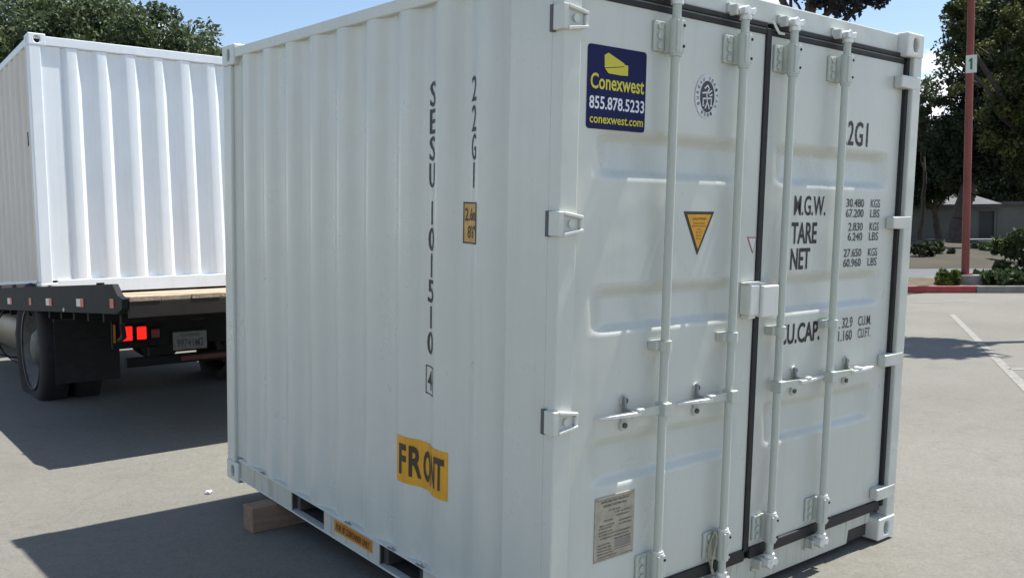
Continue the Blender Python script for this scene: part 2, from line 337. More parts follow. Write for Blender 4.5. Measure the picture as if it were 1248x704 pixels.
def autosmooth(o, ang=25):
    me = o.data
    bm = bmesh.new(); bm.from_mesh(me)
    for e in bm.edges:
        if len(e.link_faces) == 2 and e.calc_face_angle(0) > math.radians(ang): e.smooth = False
    bm.to_mesh(me); bm.free()
YA, YB, WZ0, WZ1 = 0.288, 2.872, 0.150, 2.516
wallL = corr_wall(YA, YB, WZ0, WZ1, prof, bends(YA, YB), lambda d, y, z: (0.004 + d, y, z)).build('side_wall', PAINT, ct)
wallR = corr_wall(YA, YB, WZ0, WZ1, prof, bends(YA, YB), lambda d, y, z: (CW - 0.004 - d, y, z)).build('side_wall', PAINT, ct)
corr_wall(0.12, CW - 0.12, WZ0, WZ1, prof, bends(0.12, CW - 0.12), lambda d, y, z: (y, CL - 0.006 - d, z)).build('end_wall', PAINT, ct)
for w_ in (wallL, wallR): autosmooth(w_, 40)
corr_wall(0.1, CL - 0.08, 0.06, CW - 0.06, lambda y: prof(y) * 0.6, bends(0.1, CL - 0.08), lambda d, y, z: (z, y, 2.568 - d)).build('roof', PAINT, ct)
MB().box(0.05, CW - 0.05, 0.12, CL - 0.06, 0.135, 0.160).build('floor', mat('floor_steel', (0.10, 0.10, 0.10), 0.7), ct)
for k in range(9): MB().box(0.03, CW - 0.03, 0.25 + k * 0.30, 0.29 + k * 0.30, 0.045, 0.134).build('cross_member', UNDER, ct)
# corner posts
for x0, x1, px0, px1 in ((0.0, 0.085, 0.0, 0.012), (CW - 0.078, CW, CW - 0.012, CW)):
    mb = MB().box(x0, x1, 0.002, 0.06, 0.117, CH - 0.117)
    mb.box(px0, px1, 0.058, YA, 0.117, CH - 0.117)
    mb.build('corner_post', PAINT, ct, 0.012, 3)
for x0, x1 in ((0.0, 0.12), (CW - 0.12, CW)):
    MB().box(x0, x1, CL - 0.118, CL - 0.002, 0.117, CH - 0.117).build('corner_post', PAINT, ct, 0.010, 3)
# corner castings with shallow apertures, bottoms coloured dark for the shade of the hollow
def casting(name, parent, cx, cy, cz, sx, sy, sz, mt, faces):
    """box with an oval aperture in each of the listed outward faces"""
    bm = bmesh.new(); bmesh.ops.create_cube(bm, size=1.0)
    for v in bm.verts: v.co = Vector((v.co.x * sx, v.co.y * sy, v.co.z * sz))
    for axis, sg, hw, hh in faces:
        fc = [f for f in bm.faces if f.normal[axis] * sg > 0.9 and abs(f.calc_center_median()[axis] * 2) > (sx, sy, sz)[axis] * 0.98][0]
        outer = list(fc.verts); c = fc.calc_center_median(); bm.faces.remove(fc)
        ax = [a for a in range(3) if a != axis]
        n = 16; ring, ring2 = [], []
        for k in range(n):
            t = 2 * math.pi * (k + 0.5) / n; p = Vector(c); p[ax[0]] += hw * math.cos(t); p[ax[1]] += hh * math.sin(t)
            ring.append(bm.verts.new(p)); p2 = p.copy(); p2[axis] -= sg * 0.035; ring2.append(bm.verts.new(p2))
        ang = lambda v: math.atan2(v.co[ax[1]] - c[ax[1]], v.co[ax[0]] - c[ax[0]]) % (2 * math.pi)
        outer.sort(key=ang)
        for q in range(4):
            ks = range(q * 4, q * 4 + 4)
            for k in ks[:-1]: bm.faces.new((outer[q], ring[k], ring[k + 1]))
            k = ks[-1]; bm.faces.new((outer[q], ring[k], ring[(k + 1) % n], outer[(q + 1) % 4]))
        for k in range(n): bm.faces.new((ring[k], ring[(k + 1) % n], ring2[(k + 1) % n], ring2[k]))
        bm.faces.new(ring2[::-1])
    bmesh.ops.recalc_face_normals(bm, faces=bm.faces)
    me = bpy.data.meshes.new(name); me.materials.append(mt); me.materials.append(DARK)
    for f in bm.faces:
        if len(f.verts) == 16: f.material_index = 1
    bm.to_mesh(me); bm.free()
    o = bpy.data.objects.new(name, me); COL.objects.link(o); o.parent = parent; o.location = (cx, cy, cz)
    b = o.modifiers.new('bevel', 'BEVEL'); b.width = 0.009; b.segments = 3; b.limit_method = 'ANGLE'; b.angle_limit = math.radians(60)
    return o
for ix, cx in ((-1, 0.081), (1, CW - 0.081)):
    for iy, cy in ((-1, 0.089), (1, CL - 0.089)):
        for iz, cz in ((-1, 0.059), (1, CH - 0.059)):
            casting('corner_casting', ct, cx + ix * 0.003, cy + iy * 0.003, cz, 0.162, 0.178, 0.118, CASTP if iy < 0 else PAINT, ((0, ix, 0.040, 0.026) if False else (0, ix, 0.024, 0.036), (1, iy, 0.026, 0.036)))
# rails, header, sill
for x0, x1 in ((0.0, 0.06), (CW - 0.06, CW)):
    MB().box(x0, x1, 0.176, CL - 0.176, 2.512, 2.567).build('top_rail', PAINT, ct, 0.006, 2)
MB().box(0.16, CW - 0.16, CL - 0.07, CL - 0.008, 2.50, 2.57).build('end_rail', PAINT, ct, 0.006)
MB().box(0.12, CW - 0.12, CL - 0.10, CL - 0.012, 0.02, 0.148).build('end_rail', PAINT, ct, 0.004)
MB().box(0.158, CW - 0.158, 0.048, 0.115, 2.492, 2.583).build('door_header', PAINT, ct, 0.006, 2)
sl_ = MB().prism([(0.158, 0.150), (0.158, 0.09), (0.36, 0.09), (0.372, 0.022), (2.066, 0.022), (2.078, 0.09), (2.28, 0.09), (2.28, 0.150)], 'y', 0.050, 0.150)
sl_.build('door_sill', SILLP, ct, 0.004, 2)
for a, b in ((0.164, 0.366), (2.072, 2.272)): MB().box(a, b, 0.066, 0.148, 0.020, 0.0895).build('sill_shade_block', UNDER, ct)  # dark blocks filling the notches, painted as their inner shadow
# bottom side rails with fork pockets
PK = [(0.834, 1.200), (1.745, 2.120)]
for sx in (0, 1):
    fx = (lambda a: a) if sx == 0 else (lambda a: CW - a)
    def bx(mb, a, b, *r): return mb.box(min(fx(a), fx(b)), max(fx(a), fx(b)), *r)
    rail = MB(); bx(rail, -0.002, 0.055, 0.176, CL - 0.178, 0.1415, 0.151); bx(rail, 0.004, 0.050, 0.178, CL - 0.180, 0.026, 0.036)
    rail.build('bottom_rail', PAINT, ct, 0.002, 1)
    for a, b in ((0.178, PK[0][0]), (PK[0][1], PK[1][0]), (PK[1][1], CL - 0.18)):
        r2 = MB(); bx(r2, 0.010, 0.016, a, b, 0.0362, 0.1413); r2.build('rail_web', SILLP, ct)
for a, b in PK:
    pk = MB().box(0.018, CW - 0.018, a - 0.006, a - 0.001, 0.037, 0.134).box(0.018, CW - 0.018, b + 0.001, b + 0.006, 0.037, 0.134).box(0.018, CW - 0.018, a, b, 0.028, 0.035)
    pk.build('fork_pocket', UNDER, ct)  # pocket insides coloured dark in place of the shade within
# --- side lettering, laid on the corrugation
def wrap_side(mb, off):
    """cut a flat (y, z) mesh at the bends and lay it on the corrugated wall"""
    bm = bmesh.new(); vs_ = [bm.verts.new(p) for p in mb.v]
    for q in mb.f:
        try: bm.faces.new([vs_[i] for i in q])
        except ValueError: pass
    ys = [p[1] for p in mb.v]
    for yb in [t + e for t in bends(min(ys), max(ys)) for e in (-0.018, 0, 0.018)]:
        g = list(bm.verts) + list(bm.edges) + list(bm.faces)
        bmesh.ops.bisect_plane(bm, geom=g, plane_co=(0, yb, 0), plane_no=(0, 1, 0), dist=1e-5)
    r_ = 0.018
    for v in bm.verts: v.co.x = 0.004 + (prof(v.co.y - r_) + 2 * prof(v.co.y) + prof(v.co.y + r_)) / 4 - off
    bm.normal_update()
    for f in bm.faces:
        if f.normal.x > 0: f.normal_flip()
    return bm
def side_part(name, mb, mt, off=0.002, parent=None):
    bm = wrap_side(mb, off); me = bpy.data.meshes.new(name); bm.to_mesh(me); bm.free(); me.materials.append(mt)
    o = bpy.data.objects.new(name, me); COL.objects.link(o); o.parent = parent or wallL; return o
def stext(mb, body, yl, yr, z0, z1, bold=0.0):
    v, f = glyphs(body, bold); mb.add([(0, yl + u * (yr - yl), z0 + w * (z1 - z0)) for u, w in v], f)
def srect(mb, yl, yr, z0, z1, k=8):
    for i in range(k):
        a, b = yl + (yr - yl) * i / k, yl + (yr - yl) * (i + 1) / k
        mb.add([(0, a, z0), (0, b, z0), (0, b, z1), (0, a, z1)], [(0, 1, 2, 3)])
mb = MB()
for ch, y0, y1 in (('S', 99, 130), ('E', 133, 163), ('S', 166, 196), ('U', 199, 229), ('1', 245, 274), ('0', 277, 306), ('1', 309, 338), ('5', 341, 369), ('1', 373, 400), ('0', 404, 432), ('4', 451, 475)):
    xc = 527.5 - 0.012 * (y0 - 100)
    yy, za = SL(xc, y0, 0.02); zb = SL(xc, y1, 0.02)[1]; w = 0.034 if ch != '1' else 0.010
    if ch == '4': w = 0.026
    stext(mb, ch, yy + w, yy - w, zb, za, 0.012); side_part('container_number', mb, BLACKP); mb = MB()
yy, za = SL(523.5, 446, 0.02); zb = SL(523.5, 481, 0.02)[1]; w = 0.043; t = 0.005
for a in ((yy + w, yy - w, za - t, za), (yy + w, yy - w, zb, zb + t), (yy + w, yy + w - t, zb, za), (yy - w + t, yy - w, zb, za)): srect(mb, *a, 2)
side_part('check_digit_box', mb, BLACKP)
mb = MB()
for ch, y0, y1 in (('2', 92, 123), ('2', 128, 160), ('G', 163, 195), ('1', 198, 229)):
    yy, za = SL(578, y0, 0.02); zb = SL(578, y1, 0.02)[1]; w = 0.026 if ch != '1' else 0.008; stext(mb, ch, yy + w, yy - w, zb, za, 0.006)
side_part('size_code', mb, BLACKP)
(yl, za), (yr, zb) = SL(562.5, 246, 0.02), SL(583.5, 298, 0.02)
mb = MB(); srect(mb, yl, yr, zb, za, 6); hs = side_part('height_sticker', mb, TANP, 0.0015)
mb = MB(); h = za - zb; t = 0.006
for a in ((yl, yr, za - t, za), (yl, yr, zb, zb + t), (yl, yl - t, zb, za), (yr + t, yr, zb, za)): srect(mb, *a, 2)
stext(mb, '2.6m', yl - 0.012, yr + 0.010, zb + h * 0.55, zb + h * 0.86, 0.008); stext(mb, "8'6\"", yl - 0.03, yr + 0.012, zb + h * 0.13, zb + h * 0.44, 0.008)
side_part('height_print', mb, mat('faded_print', (0.05, 0.045, 0.04), 0.6), 0.0028, hs)
(yl, za), (yr, zb) = SL(487, 531, 0.02), SL(544.5, 603, 0.01); zb = 0.482; za = 0.69
mb = MB(); srect(mb, yl, yr, zb, za, 10); fs = side_part('front_sticker', mb, ORG, 0.0015)
mb = MB(); w = yl - yr; xs = 0.035
for ch, a, b in (('F', 0.07, 0.205), ('R', 0.245, 0.43), ('O', 0.465, 0.655), ('N', 0.675, 0.79), ('T', 0.79, 0.955)):
    stext(mb, ch, yl - w * a, yl - w * b, zb + 0.036, za - 0.034, 0.032)
side_part('front_print', mb, mat('brown_print', (0.05, 0.035, 0.02), 0.55), 0.003, fs)
# orange strip on the rail web
(yl, za), (yr, zb) = (1.632, 0.127), (1.262, 0.068)
ol = MB().add([(0.0085, yl, zb), (0.0085, yr, zb), (0.0085, yr, za), (0.0085, yl, za)], [(0, 1, 2, 3)]).build('rail_sticker', ORG2, ct)
v, f = glyphs("FOR 10' CONTAINER ONLY", 0.02); MB().add([(0.0072, yl - 0.02 - u * (yl - yr - 0.04), zb + 0.012 + w_ * (za - zb - 0.024)) for u, w_ in v], f).build('sticker_print', mat('dark_brown_print', (0.09, 0.035, 0.01), 0.6), ol)
for px, py in ((320, 572), (477, 659), (424, 628), (512, 680)):
    y_, z_ = SL(px, py, 0.0); MB().box(-0.006, 0.004, y_ - 0.03, y_ + 0.03, 0.1515, 0.1535).cyl((0.001, y_ - 0.01, 0.153), (0.001, y_ - 0.01, 0.162), 0.007, 0.004, 8).build('weld_spatter', mat('dull_weld', (0.25, 0.25, 0.24), 0.7), ct)

# --- doors
YD = 0.045
def sstep(t): t = max(0.0, min(1.0, t)); return t * t * (3 - 2 * t)
GRV = [(2.000, 1.812), (1.425, 1.236), (0.852, 0.645)]
def groove(z):
    for zt, zb in GRV:
        if zb < z < zt:
            h = zt - zb; u = (zt - z) / h
            if u < 0.28: return sstep(u / 0.28)
            if u < 0.78: return 1.0 - 0.35 * (u - 0.28) / 0.50
            return 0.65 * (1 - sstep((u - 0.78) / 0.22))
    return 0.0
def door_panel(name, x0, x1, gx0, gx1):
    zs = [0.203, 0.3, 0.42, 0.55]
    for zt, zb in GRV: zs += [zb + (zt - zb) * k / 22 for k in range(-1, 24)]
    zs += [1.05, 1.15, 1.5, 1.7, 2.1, 2.25, 2.4425]; zs = sorted(zs)
    tp = 0.13; xs = sorted([x0, gx0 - 0.02, (gx0 + gx1) / 2, gx1 + 0.02, x1] + [gx0 + tp * k / 7 for k in range(8)] + [gx1 - tp * k / 7 for k in range(8)])
    def env(x): return sstep((x - gx0) / tp) * sstep((gx1 - x) / tp)
    nx = len(xs); v = [(x, YD + 0.040 * groove(z) * env(x), z) for z in zs for x in xs]
    f = [(j * nx + i, j * nx + i + 1, (j + 1) * nx + i + 1, (j + 1) * nx + i) for j in range(len(zs) - 1) for i in range(nx - 1)]
    mb = MB().add(v, f, True)
    b = [(x0, YD, zs[0]), (x1, YD, zs[0]), (x1, YD, zs[-1]), (x0, YD, zs[-1])]; b = b + [(p[0], 0.1, p[2]) for p in b]
    mb.add(b, [(0, 1, 5, 4), (1, 2, 6, 5), (2, 3, 7, 6), (3, 0, 4, 7), (7, 6, 5, 4)])
    return mb.build(name, PAINT, ct, fix=True)
doorL = door_panel('door', 0.112, 1.183, 0.185, 1.105)
doorR = door_panel('door', 1.221, 2.336, 1.285, 2.262)
# gaskets
MB().box(1.184, 1.220, 0.036, 0.07, 0.19, 2.47).build('gasket', RUBBER, doorL, 0.004, 2)
MB().box(2.3365, 2.3595, 0.024, 0.07, 0.17, 2.49).build('gasket', RUBBER, doorR, 0.004, 2)
MB().box(0.0865, 0.1115, 0.050, 0.07, 0.17, 2.49).build('gasket', RUBBER, doorL, 0.004, 2)
for d_, a, b in ((doorL, 0.1125, 1.1835), (doorR, 1.2205, 2.336)):
    MB().box(a, b, 0.030, 0.07, 0.151, 0.2025).build('gasket', RUBBER, d_, 0.006, 2)
    MB().box(a, b, 0.038, 0.07, 2.443, 2.464).build('gasket', RUBBER, d_, 0.003, 2)
    MB().box(a, b, 0.034, 0.07, 2.471, 2.4915).build('gasket', RUBBER, d_, 0.003, 2)
    MB().box(a, b, 0.044, 0.07, 2.4645, 2.4705).build('drip_strip', mat('dull_grey_strip', (0.22, 0.235, 0.24), 0.35, 0, 0.2), d_)
# torn white flap where the middle gasket meets the header
mb = MB(); mb.add([(1.20, 0.026, 2.497), (1.212, 0.024, 2.50), (1.262, 0.028, 2.462), (1.300, 0.030, 2.462), (1.300, 0.030, 2.452), (1.252, 0.028, 2.450), (1.225, 0.026, 2.470)], [(0, 1, 6), (1, 2, 5, 6), (2, 3, 4, 5)]); mb.build('loose_flap', CASTP, doorL)
# hinges
for z in (2.349, 1.652, 0.951, 0.250):
    h = MB().box(-0.016, 0.010, -0.014, 0.040, z - 0.043, z + 0.043).build('hinge', PAINT, doorL, 0.004, 2)
    MB().box(0.0102, 0.088, 0.000, 0.012, z - 0.030, z + 0.030).build('hinge_web', PAINT, h)
    for sg in (-1, 1):
        MB().prism([(0.0103, z + sg * 0.043), (0.0103, z + sg * 0.031), (0.102, z + sg * 0.017), (0.102, z + sg * 0.029)], 'y', -0.016, 0.040).build('hinge_flange', CASTP, h, 0.003, 2)
    MB().box(0.0885, 0.1035, -0.012, 0.043, z - 0.0165, z + 0.0165).build('hinge_leaf', PAINT, h, 0.003, 2)
    MB().cyl((0.050, -0.010, z), (0.050, 0.001, z), 0.014, 0.012, 14).build('hinge_bolt', PAINT, h)
    MB().box(-0.0145, -0.001, 0.0402, 0.058, z - 0.046, z + 0.044).build('hinge_gap_shade', mat('gap_shade_grey', (0.10, 0.105, 0.105), 0.7), h)  # dark box drawn as the shaded slot behind the lug
    h = MB().prism([(2.250, z - 0.030), (2.425, z - 0.034), (2.425, z + 0.034), (2.250, z + 0.030)], 'y', 0.000, 0.044).build('hinge', PAINT, doorR, 0.006, 2)
# lock gear
def lock_rod(door, X, hand, end):
    yr = -0.005
    rod = MB().cyl((X, yr, 0.105), (X, yr, 2.512), 0.0172, None, 20).build('lock_rod', ROD, door)
    for zc in (2.352, 0.286):                                  # long bearing brackets top and bottom
        b = MB().box(X - 0.020, X + 0.022, -0.030, 0.0442, zc - 0.058, zc + 0.058).cyl((X, yr, zc - 0.064), (X, yr, zc + 0.064), 0.026, None, 20)
        b.box(X - 0.078, X - 0.0205, 0.032, 0.0440, zc - 0.056, zc + 0.056)
        o = b.build('rod_bracket', ROD, rod, 0.004, 2)
        for dz in (-0.036, 0.0, 0.036): MB().cyl((X - 0.052, 0.024, zc + dz), (X - 0.052, 0.033, zc + dz), 0.013, 0.011, 12).build('bracket_bolt', ROD, rod)
        for dz in (-0.038, 0.038): MB().cyl((X + 0.016, -0.0325, zc + dz), (X + 0.016, -0.028, zc + dz), 0.006, None, 8).build('rivet', DARK, rod)
        MB().cyl((X, yr, zc + (0.064 if zc < 1 else -0.074)), (X, yr, zc + (0.074 if zc < 1 else -0.064)), 0.023, None, 18).build('rod_collar', HANDLE if zc < 1 else ROD, rod)
    zc = 1.180                                                   # middle guide
    g = MB().box(X - 0.046, X + 0.006, 0.000, 0.0438, zc - 0.018, zc + 0.018).cyl((X, yr, zc - 0.020), (X, yr, zc + 0.020), 0.026, None, 18).box(X + 0.007, X + 0.038, 0.006, 0.0438, zc - 0.017, zc + 0.017)
    g.build('rod_guide', ROD, rod, 0.003, 2)
    MB().cyl((X + 0.0255, -0.006, zc), (X + 0.0255, 0.007, zc), 0.006, None, 8).build('rivet', DARK, rod)
    # cams and keepers
    c = MB().cyl((X, yr, 2.468), (X, yr, 2.486), 0.024, None, 16).prism([(X - 0.030, 2.487), (X + 0.034, 2.487), (X + 0.046, 2.506), (X + 0.040, 2.520), (X + 0.012, 2.512), (X - 0.008, 2.524), (X - 0.034, 2.512)], 'y', -0.026, 0.020)
    c.build('cam', HANDLE, rod, 0.004, 2)
    k = MB().box(X - 0.052, X - 0.0355, 0.000, 0.0475, 2.484, 2.526).box(X - 0.058, X + 0.058, 0.034, 0.0472, 2.496, 2.536).box(X + 0.047, X + 0.058, 0.0, 0.0475, 2.496, 2.520)
    k.build('keeper', PAINT, rod, 0.004, 2)
    c = MB().cyl((X, yr, 0.150), (X, yr, 0.170), 0.024, None, 16).prism([(X - 0.030, 0.149), (X + 0.030, 0.149), (X + 0.044, 0.128), (X + 0.034, 0.106), (X + 0.012, 0.118), (X - 0.010, 0.100), (X - 0.034, 0.118)], 'y', -0.026, 0.024)
    c.build('cam', HANDLE, rod, 0.004, 2)
    k = MB().box(X - 0.052, X - 0.0355, 0.004, 0.0497, 0.096, 0.140).box(X - 0.060, X + 0.058, 0.036, 0.0495, 0.082, 0.098).box(X + 0.047, X + 0.058, 0.0, 0.0497, 0.092, 0.128)
    k.build('keeper', SILLP, rod, 0.004, 2)
    # handle: hub on the rod, flat bar tapering out through the retainer
    zc = 0.932; sg = -1 if end < X else 1; a, e = X + sg * 0.020, end
    MB().box(min(X - 0.020, X + 0.022), X + 0.022, -0.036, 0.018, zc - 0.026, zc + 0.026).build('handle_hub', ROD, rod, 0.004, 2)
    mid = (a + e) / 2
    xr = hand
    MB().prism([(a, zc - 0.018), (xr + sg * 0.004, zc - 0.014), (xr + sg * 0.004, zc + 0.014), (a, zc + 0.018)] if sg > 0 else [(a, zc + 0.018), (xr - 0.004, zc + 0.014), (xr - 0.004, zc - 0.014), (a, zc - 0.018)], 'y', -0.012, -0.002).build('handle', ROD, rod, 0.002, 2)
    v = []
    for x, y, hz, hy in ((xr - sg * 0.030, -0.014, 0.007, 0.014), (xr + sg * 0.02, -0.014, 0.007, 0.016), (e - sg * 0.05, -0.002, 0.006, 0.012), (e, 0.004, 0.003, 0.005)):
        v += [(x, y - hy, zc - hz + 0.004), (x, y + hy, zc - hz + 0.004), (x, y + hy, zc + hz + 0.004), (x, y - hy, zc + hz + 0.004)]
    f = [(0, 1, 2, 3), (15, 14, 13, 12)]
    for j in range(3): f += [(4 * j + q, 4 * j + (q + 1) % 4, 4 * j + 4 + (q + 1) % 4, 4 * j + 4 + q) for q in range(4)]
    MB().add(v, f).build('handle_grip', HANDLE, rod, 0.002, 2)
    # retainer plate with two bosses, and the hook that holds the handle
    MB().cyl((xr, 0.034, zc + 0.046), (xr, 0.0440, zc + 0.046), 0.021, None, 16).cyl((xr, 0.034, zc - 0.050), (xr, 0.0440, zc - 0.050), 0.021, None, 16).box(xr - 0.012, xr + 0.012, 0.036, 0.0438, zc - 0.05, zc + 0.05).build('handle_retainer', ROD, rod, 0.002, 2)
    for dz in (0.046, -0.050): MB().cyl((xr, 0.026, zc + dz), (xr, 0.0345, zc + dz), 0.0105, None, 10).build('bracket_bolt', mat('dark_bolt', (0.09, 0.09, 0.09), 0.5, 0.5), rod)
    MB().prism([(-0.024, zc + 0.014), (-0.024, zc + 0.004), (0.036, zc - 0.020), (0.036, zc + 0.062), (0.022, zc + 0.062), (0.016, zc + 0.020)], 'x', xr - 0.016, xr - 0.005).build('catch', mat('shadowed_steel', (0.26, 0.27, 0.265), 0.5, 0.4), rod, 0.002, 1)
    MB().prism([(-0.030, zc + 0.022), (-0.030, zc + 0.012), (-0.004, zc + 0.010), (0.006, zc + 0.022)], 'x', xr + 0.012, xr + 0.044).build('catch_pawl', HANDLE, rod, 0.003, 2)
    return rod
lock_rod(doorL, 0.562, 0.390, 0.228)
lock_rod(doorL, 0.977, 0.815, 0.655)
lock_rod(doorR, 1.318, 1.507, 1.700)
lock_rod(doorR, 1.732, 1.943, 2.140)
# lock box over the middle seam
lb = MB().box(1.085, 1.146, -0.014, 0.0442, 1.262, 1.392).build('lock_box', CASTP, doorL, 0.005, 2)
MB().box(1.150, 1.262, -0.030, 0.034, 1.252, 1.388).build('lock_box_cover', CASTP, lb, 0.006, 2)
MB().box(1.084, 1.20, -0.004, 0.043, 1.3925, 1.400).build('lock_box_flange', CASTP, lb, 0.002, 1); MB().box(1.095, 1.14, 0.0, 0.043, 1.246, 1.2615).build('lock_box_flange', CASTP, lb, 0.002, 1)
# wire seals tied round two bottom brackets
for X, dr in ((0.977, doorL),):
    pts = [(X - 0.046 + 0.016 * math.sin(t * 2.3), 0.010 - 0.010 * math.sin(t), 0.255 + 0.095 * math.cos(t)) for t in np.linspace(0, 2 * math.pi, 18)]
    MB().tube(pts, 0.005, 6).build('rope_tie', mat('dirty_rope', (0.42, 0.40, 0.30), 0.9, 0, 0.3, 60), dr)
# --- stickers, plates and lettering on the doors
YT = YD - 0.0025
def quad(mb, x0, x1, z0, z1, y): return mb.add([(x0, y, z0), (x1, y, z0), (x1, y, z1), (x0, y, z1)], [(0, 1, 2, 3)])
x0, x1, z0, z1 = 0.155, 0.457, 1.990, 2.285
r = 0.014; cs = [(x0 + r, z0 + r, math.pi), (x1 - r, z0 + r, 1.5 * math.pi), (x1 - r, z1 - r, 0), (x0 + r, z1 - r, 0.5 * math.pi)]
poly = [(cx + r * math.cos(t0 + k * math.pi / 8), cz + r * math.sin(t0 + k * math.pi / 8)) for cx, cz, t0 in cs for k in range(5)]
ss = MB().prism(poly, 'y', YT, YD - 0.0003).build('dealer_sticker', NAVY, doorL)
mb = MB(); ys = YT - 0.0012
door_text(mb, 'Conexwest', 0.170, 0.446, 2.130, 2.186, ys, 0.018)
mb.build('sticker_name', YEL, ss); mb = MB()
door_text(mb, 'conexwest.com', 0.170, 0.446, 2.010, 2.037, ys, 0.014)
mb.build('sticker_address', YEL, ss)
# two slanted container shapes above the name
for P_ in ([(0.236, 2.252), (0.255, 2.262), (0.338, 2.232), (0.338, 2.222), (0.238, 2.208)], [(0.240, 2.2055), (0.338, 2.2195), (0.338, 2.2285), (0.358, 2.226), (0.358, 2.190), (0.322, 2.188), (0.258, 2.190)]):
    MB().add([(a, ys, b) for a, b in P_], [tuple(range(len(P_)))]).build('sticker_logo', YEL, ss)
mb = MB(); door_text(mb, '855.878.5233', 0.166, 0.450, 2.060, 2.106, ys, 0.016); mb.build('phone_number', WHT, ss)
# round class emblem: white ring, dark oval with a pale figure
ec = (0.815, 2.154); R_ = 0.074
def disc(mb, cx, cz, rx, rz, y, n=36): return mb.add([(cx + rx * math.cos(2 * math.pi * k / n), y, cz + rz * math.sin(2 * math.pi * k / n)) for k in range(n)], [tuple(range(n))])
def ringf(mb, cx, cz, r0, r1, y, n=40):
    v = [(cx + r * math.cos(2 * math.pi * k / n), y, cz + r * math.sin(2 * math.pi * k / n)) for r in (r0, r1) for k in range(n)]
    return mb.add(v, [(k, (k + 1) % n, n + (k + 1) % n, n + k) for k in range(n)])
EMW = mat('emblem_white', (0.68, 0.70, 0.70), 0.5)
EMB = mat('emblem_black', (0.04, 0.045, 0.05), 0.5)
MBm = MB(); disc(MBm, ec[0], ec[1], R_, R_ * 1.18, YT); em = MBm.build('emblem', EMW, doorL)
mb = MB(); disc(mb, ec[0], ec[1], 0.044, 0.062, YT - 0.001)
for k, ch in enumerate('BUREAU VERITAS 1828 '):
    if ch == ' ': continue
    t = math.radians(205 - k * 18); v, f = glyphs(ch, 0.01); cx, cz = ec[0] + 0.060 * math.cos(t), ec[1] + 0.060 * 1.2 * math.sin(t); ca, sa = math.cos(t - math.pi / 2), math.sin(t - math.pi / 2)
    mb.add([(cx + ((u - .5) * 0.011) * ca - ((w_ - .5) * 0.014) * sa, YT - 0.001, cz + ((u - .5) * 0.011) * sa + ((w_ - .5) * 0.014) * ca) for u, w_ in v], f)
mb.build('emblem_field', EMB, em)
mb = MB(); y_ = YT - 0.002
def stroke(mb, pts, w, y):
    for (a, b), (c, d) in zip(pts[:-1], pts[1:]):
        t = Vector((c - a, d - b)); n = Vector((-t.y, t.x)).normalized() * w / 2
        mb.add([(a - n.x, y, b - n.y), (c - n.x, y, d - n.y), (c + n.x, y, d + n.y), (a + n.x, y, b + n.y)], [(0, 1, 2, 3)])
ex, ez = ec
for pts in ([(-.02, .03), (0, .045), (.01, .03), (-.005, .012), (0, -.02), (-.012, -.048)], [(.004, .012), (.026, .026)], [(0, -.02), (.014, -.048)], [(-.03, -.01), (.028, -.004)], [(-.026, -.01), (-.026, -.036)], [(.024, -.004), (.024, -.034)], [(-.032, .012), (-.006, .016)], [(.012, .004), (.03, .01)], [(-.03, -.036), (-.018, -.036)], [(.016, -.034), (.032, -.034)]):
    stroke(mb, [(ex + a, ez + b) for a, b in pts], 0.0065, y_)
mb.build('emblem_figure', EMW, em)
# caution triangle
tv = [(0.701, 1.698), (0.889, 1.698), (0.792, 1.524)]; cx = sum(p[0] for p in tv) / 3; cz = sum(p[1] for p in tv) / 3
tri = MB().prism(tv, 'y', YT, YD - 0.0003).build('caution_triangle', mat('black_vinyl', (0.02, 0.02, 0.018), 0.45), doorL)
ti = MB().add([(cx + (a - cx) * 0.80, YT - 0.001, cz + (b - cz) * 0.80) for a, b in tv], [(0, 1, 2)]).build('triangle_field', ORG, tri)
mb = MB(); door_text(mb, 'CAUTION', 0.752, 0.838, 1.664, 1.674, YT - 0.002, 0.02)
for z_, w_ in ((1.652, 0.035), (1.641, 0.042), (1.628, 0.012), (1.616, 0.016), (1.603, 0.014), (1.590, 0.012)): door_text(mb, 'iniumninum'[:max(3, int(w_ * 220))], 0.794 - w_, 0.794 + w_, z_ - 0.004, z_ + 0.003, YT - 0.002)
mb.build('triangle_print', mat('red_brown_print', (0.22, 0.06, 0.01), 0.6), tri)
tv = [(1.118, 1.592), (1.1825, 1.590), (1.160, 1.520)]
t2 = MB().prism(tv, 'y', YT, YD - 0.0003).build('small_triangle', REDL, doorL); cx = sum(p[0] for p in tv) / 3; cz = sum(p[1] for p in tv) / 3
MB().add([(cx + (a - cx) * 0.80, YT - 0.001, cz + (b - cz) * 0.80) for a, b in tv], [(0, 1, 2)]).build('triangle_field', EMW, t2)
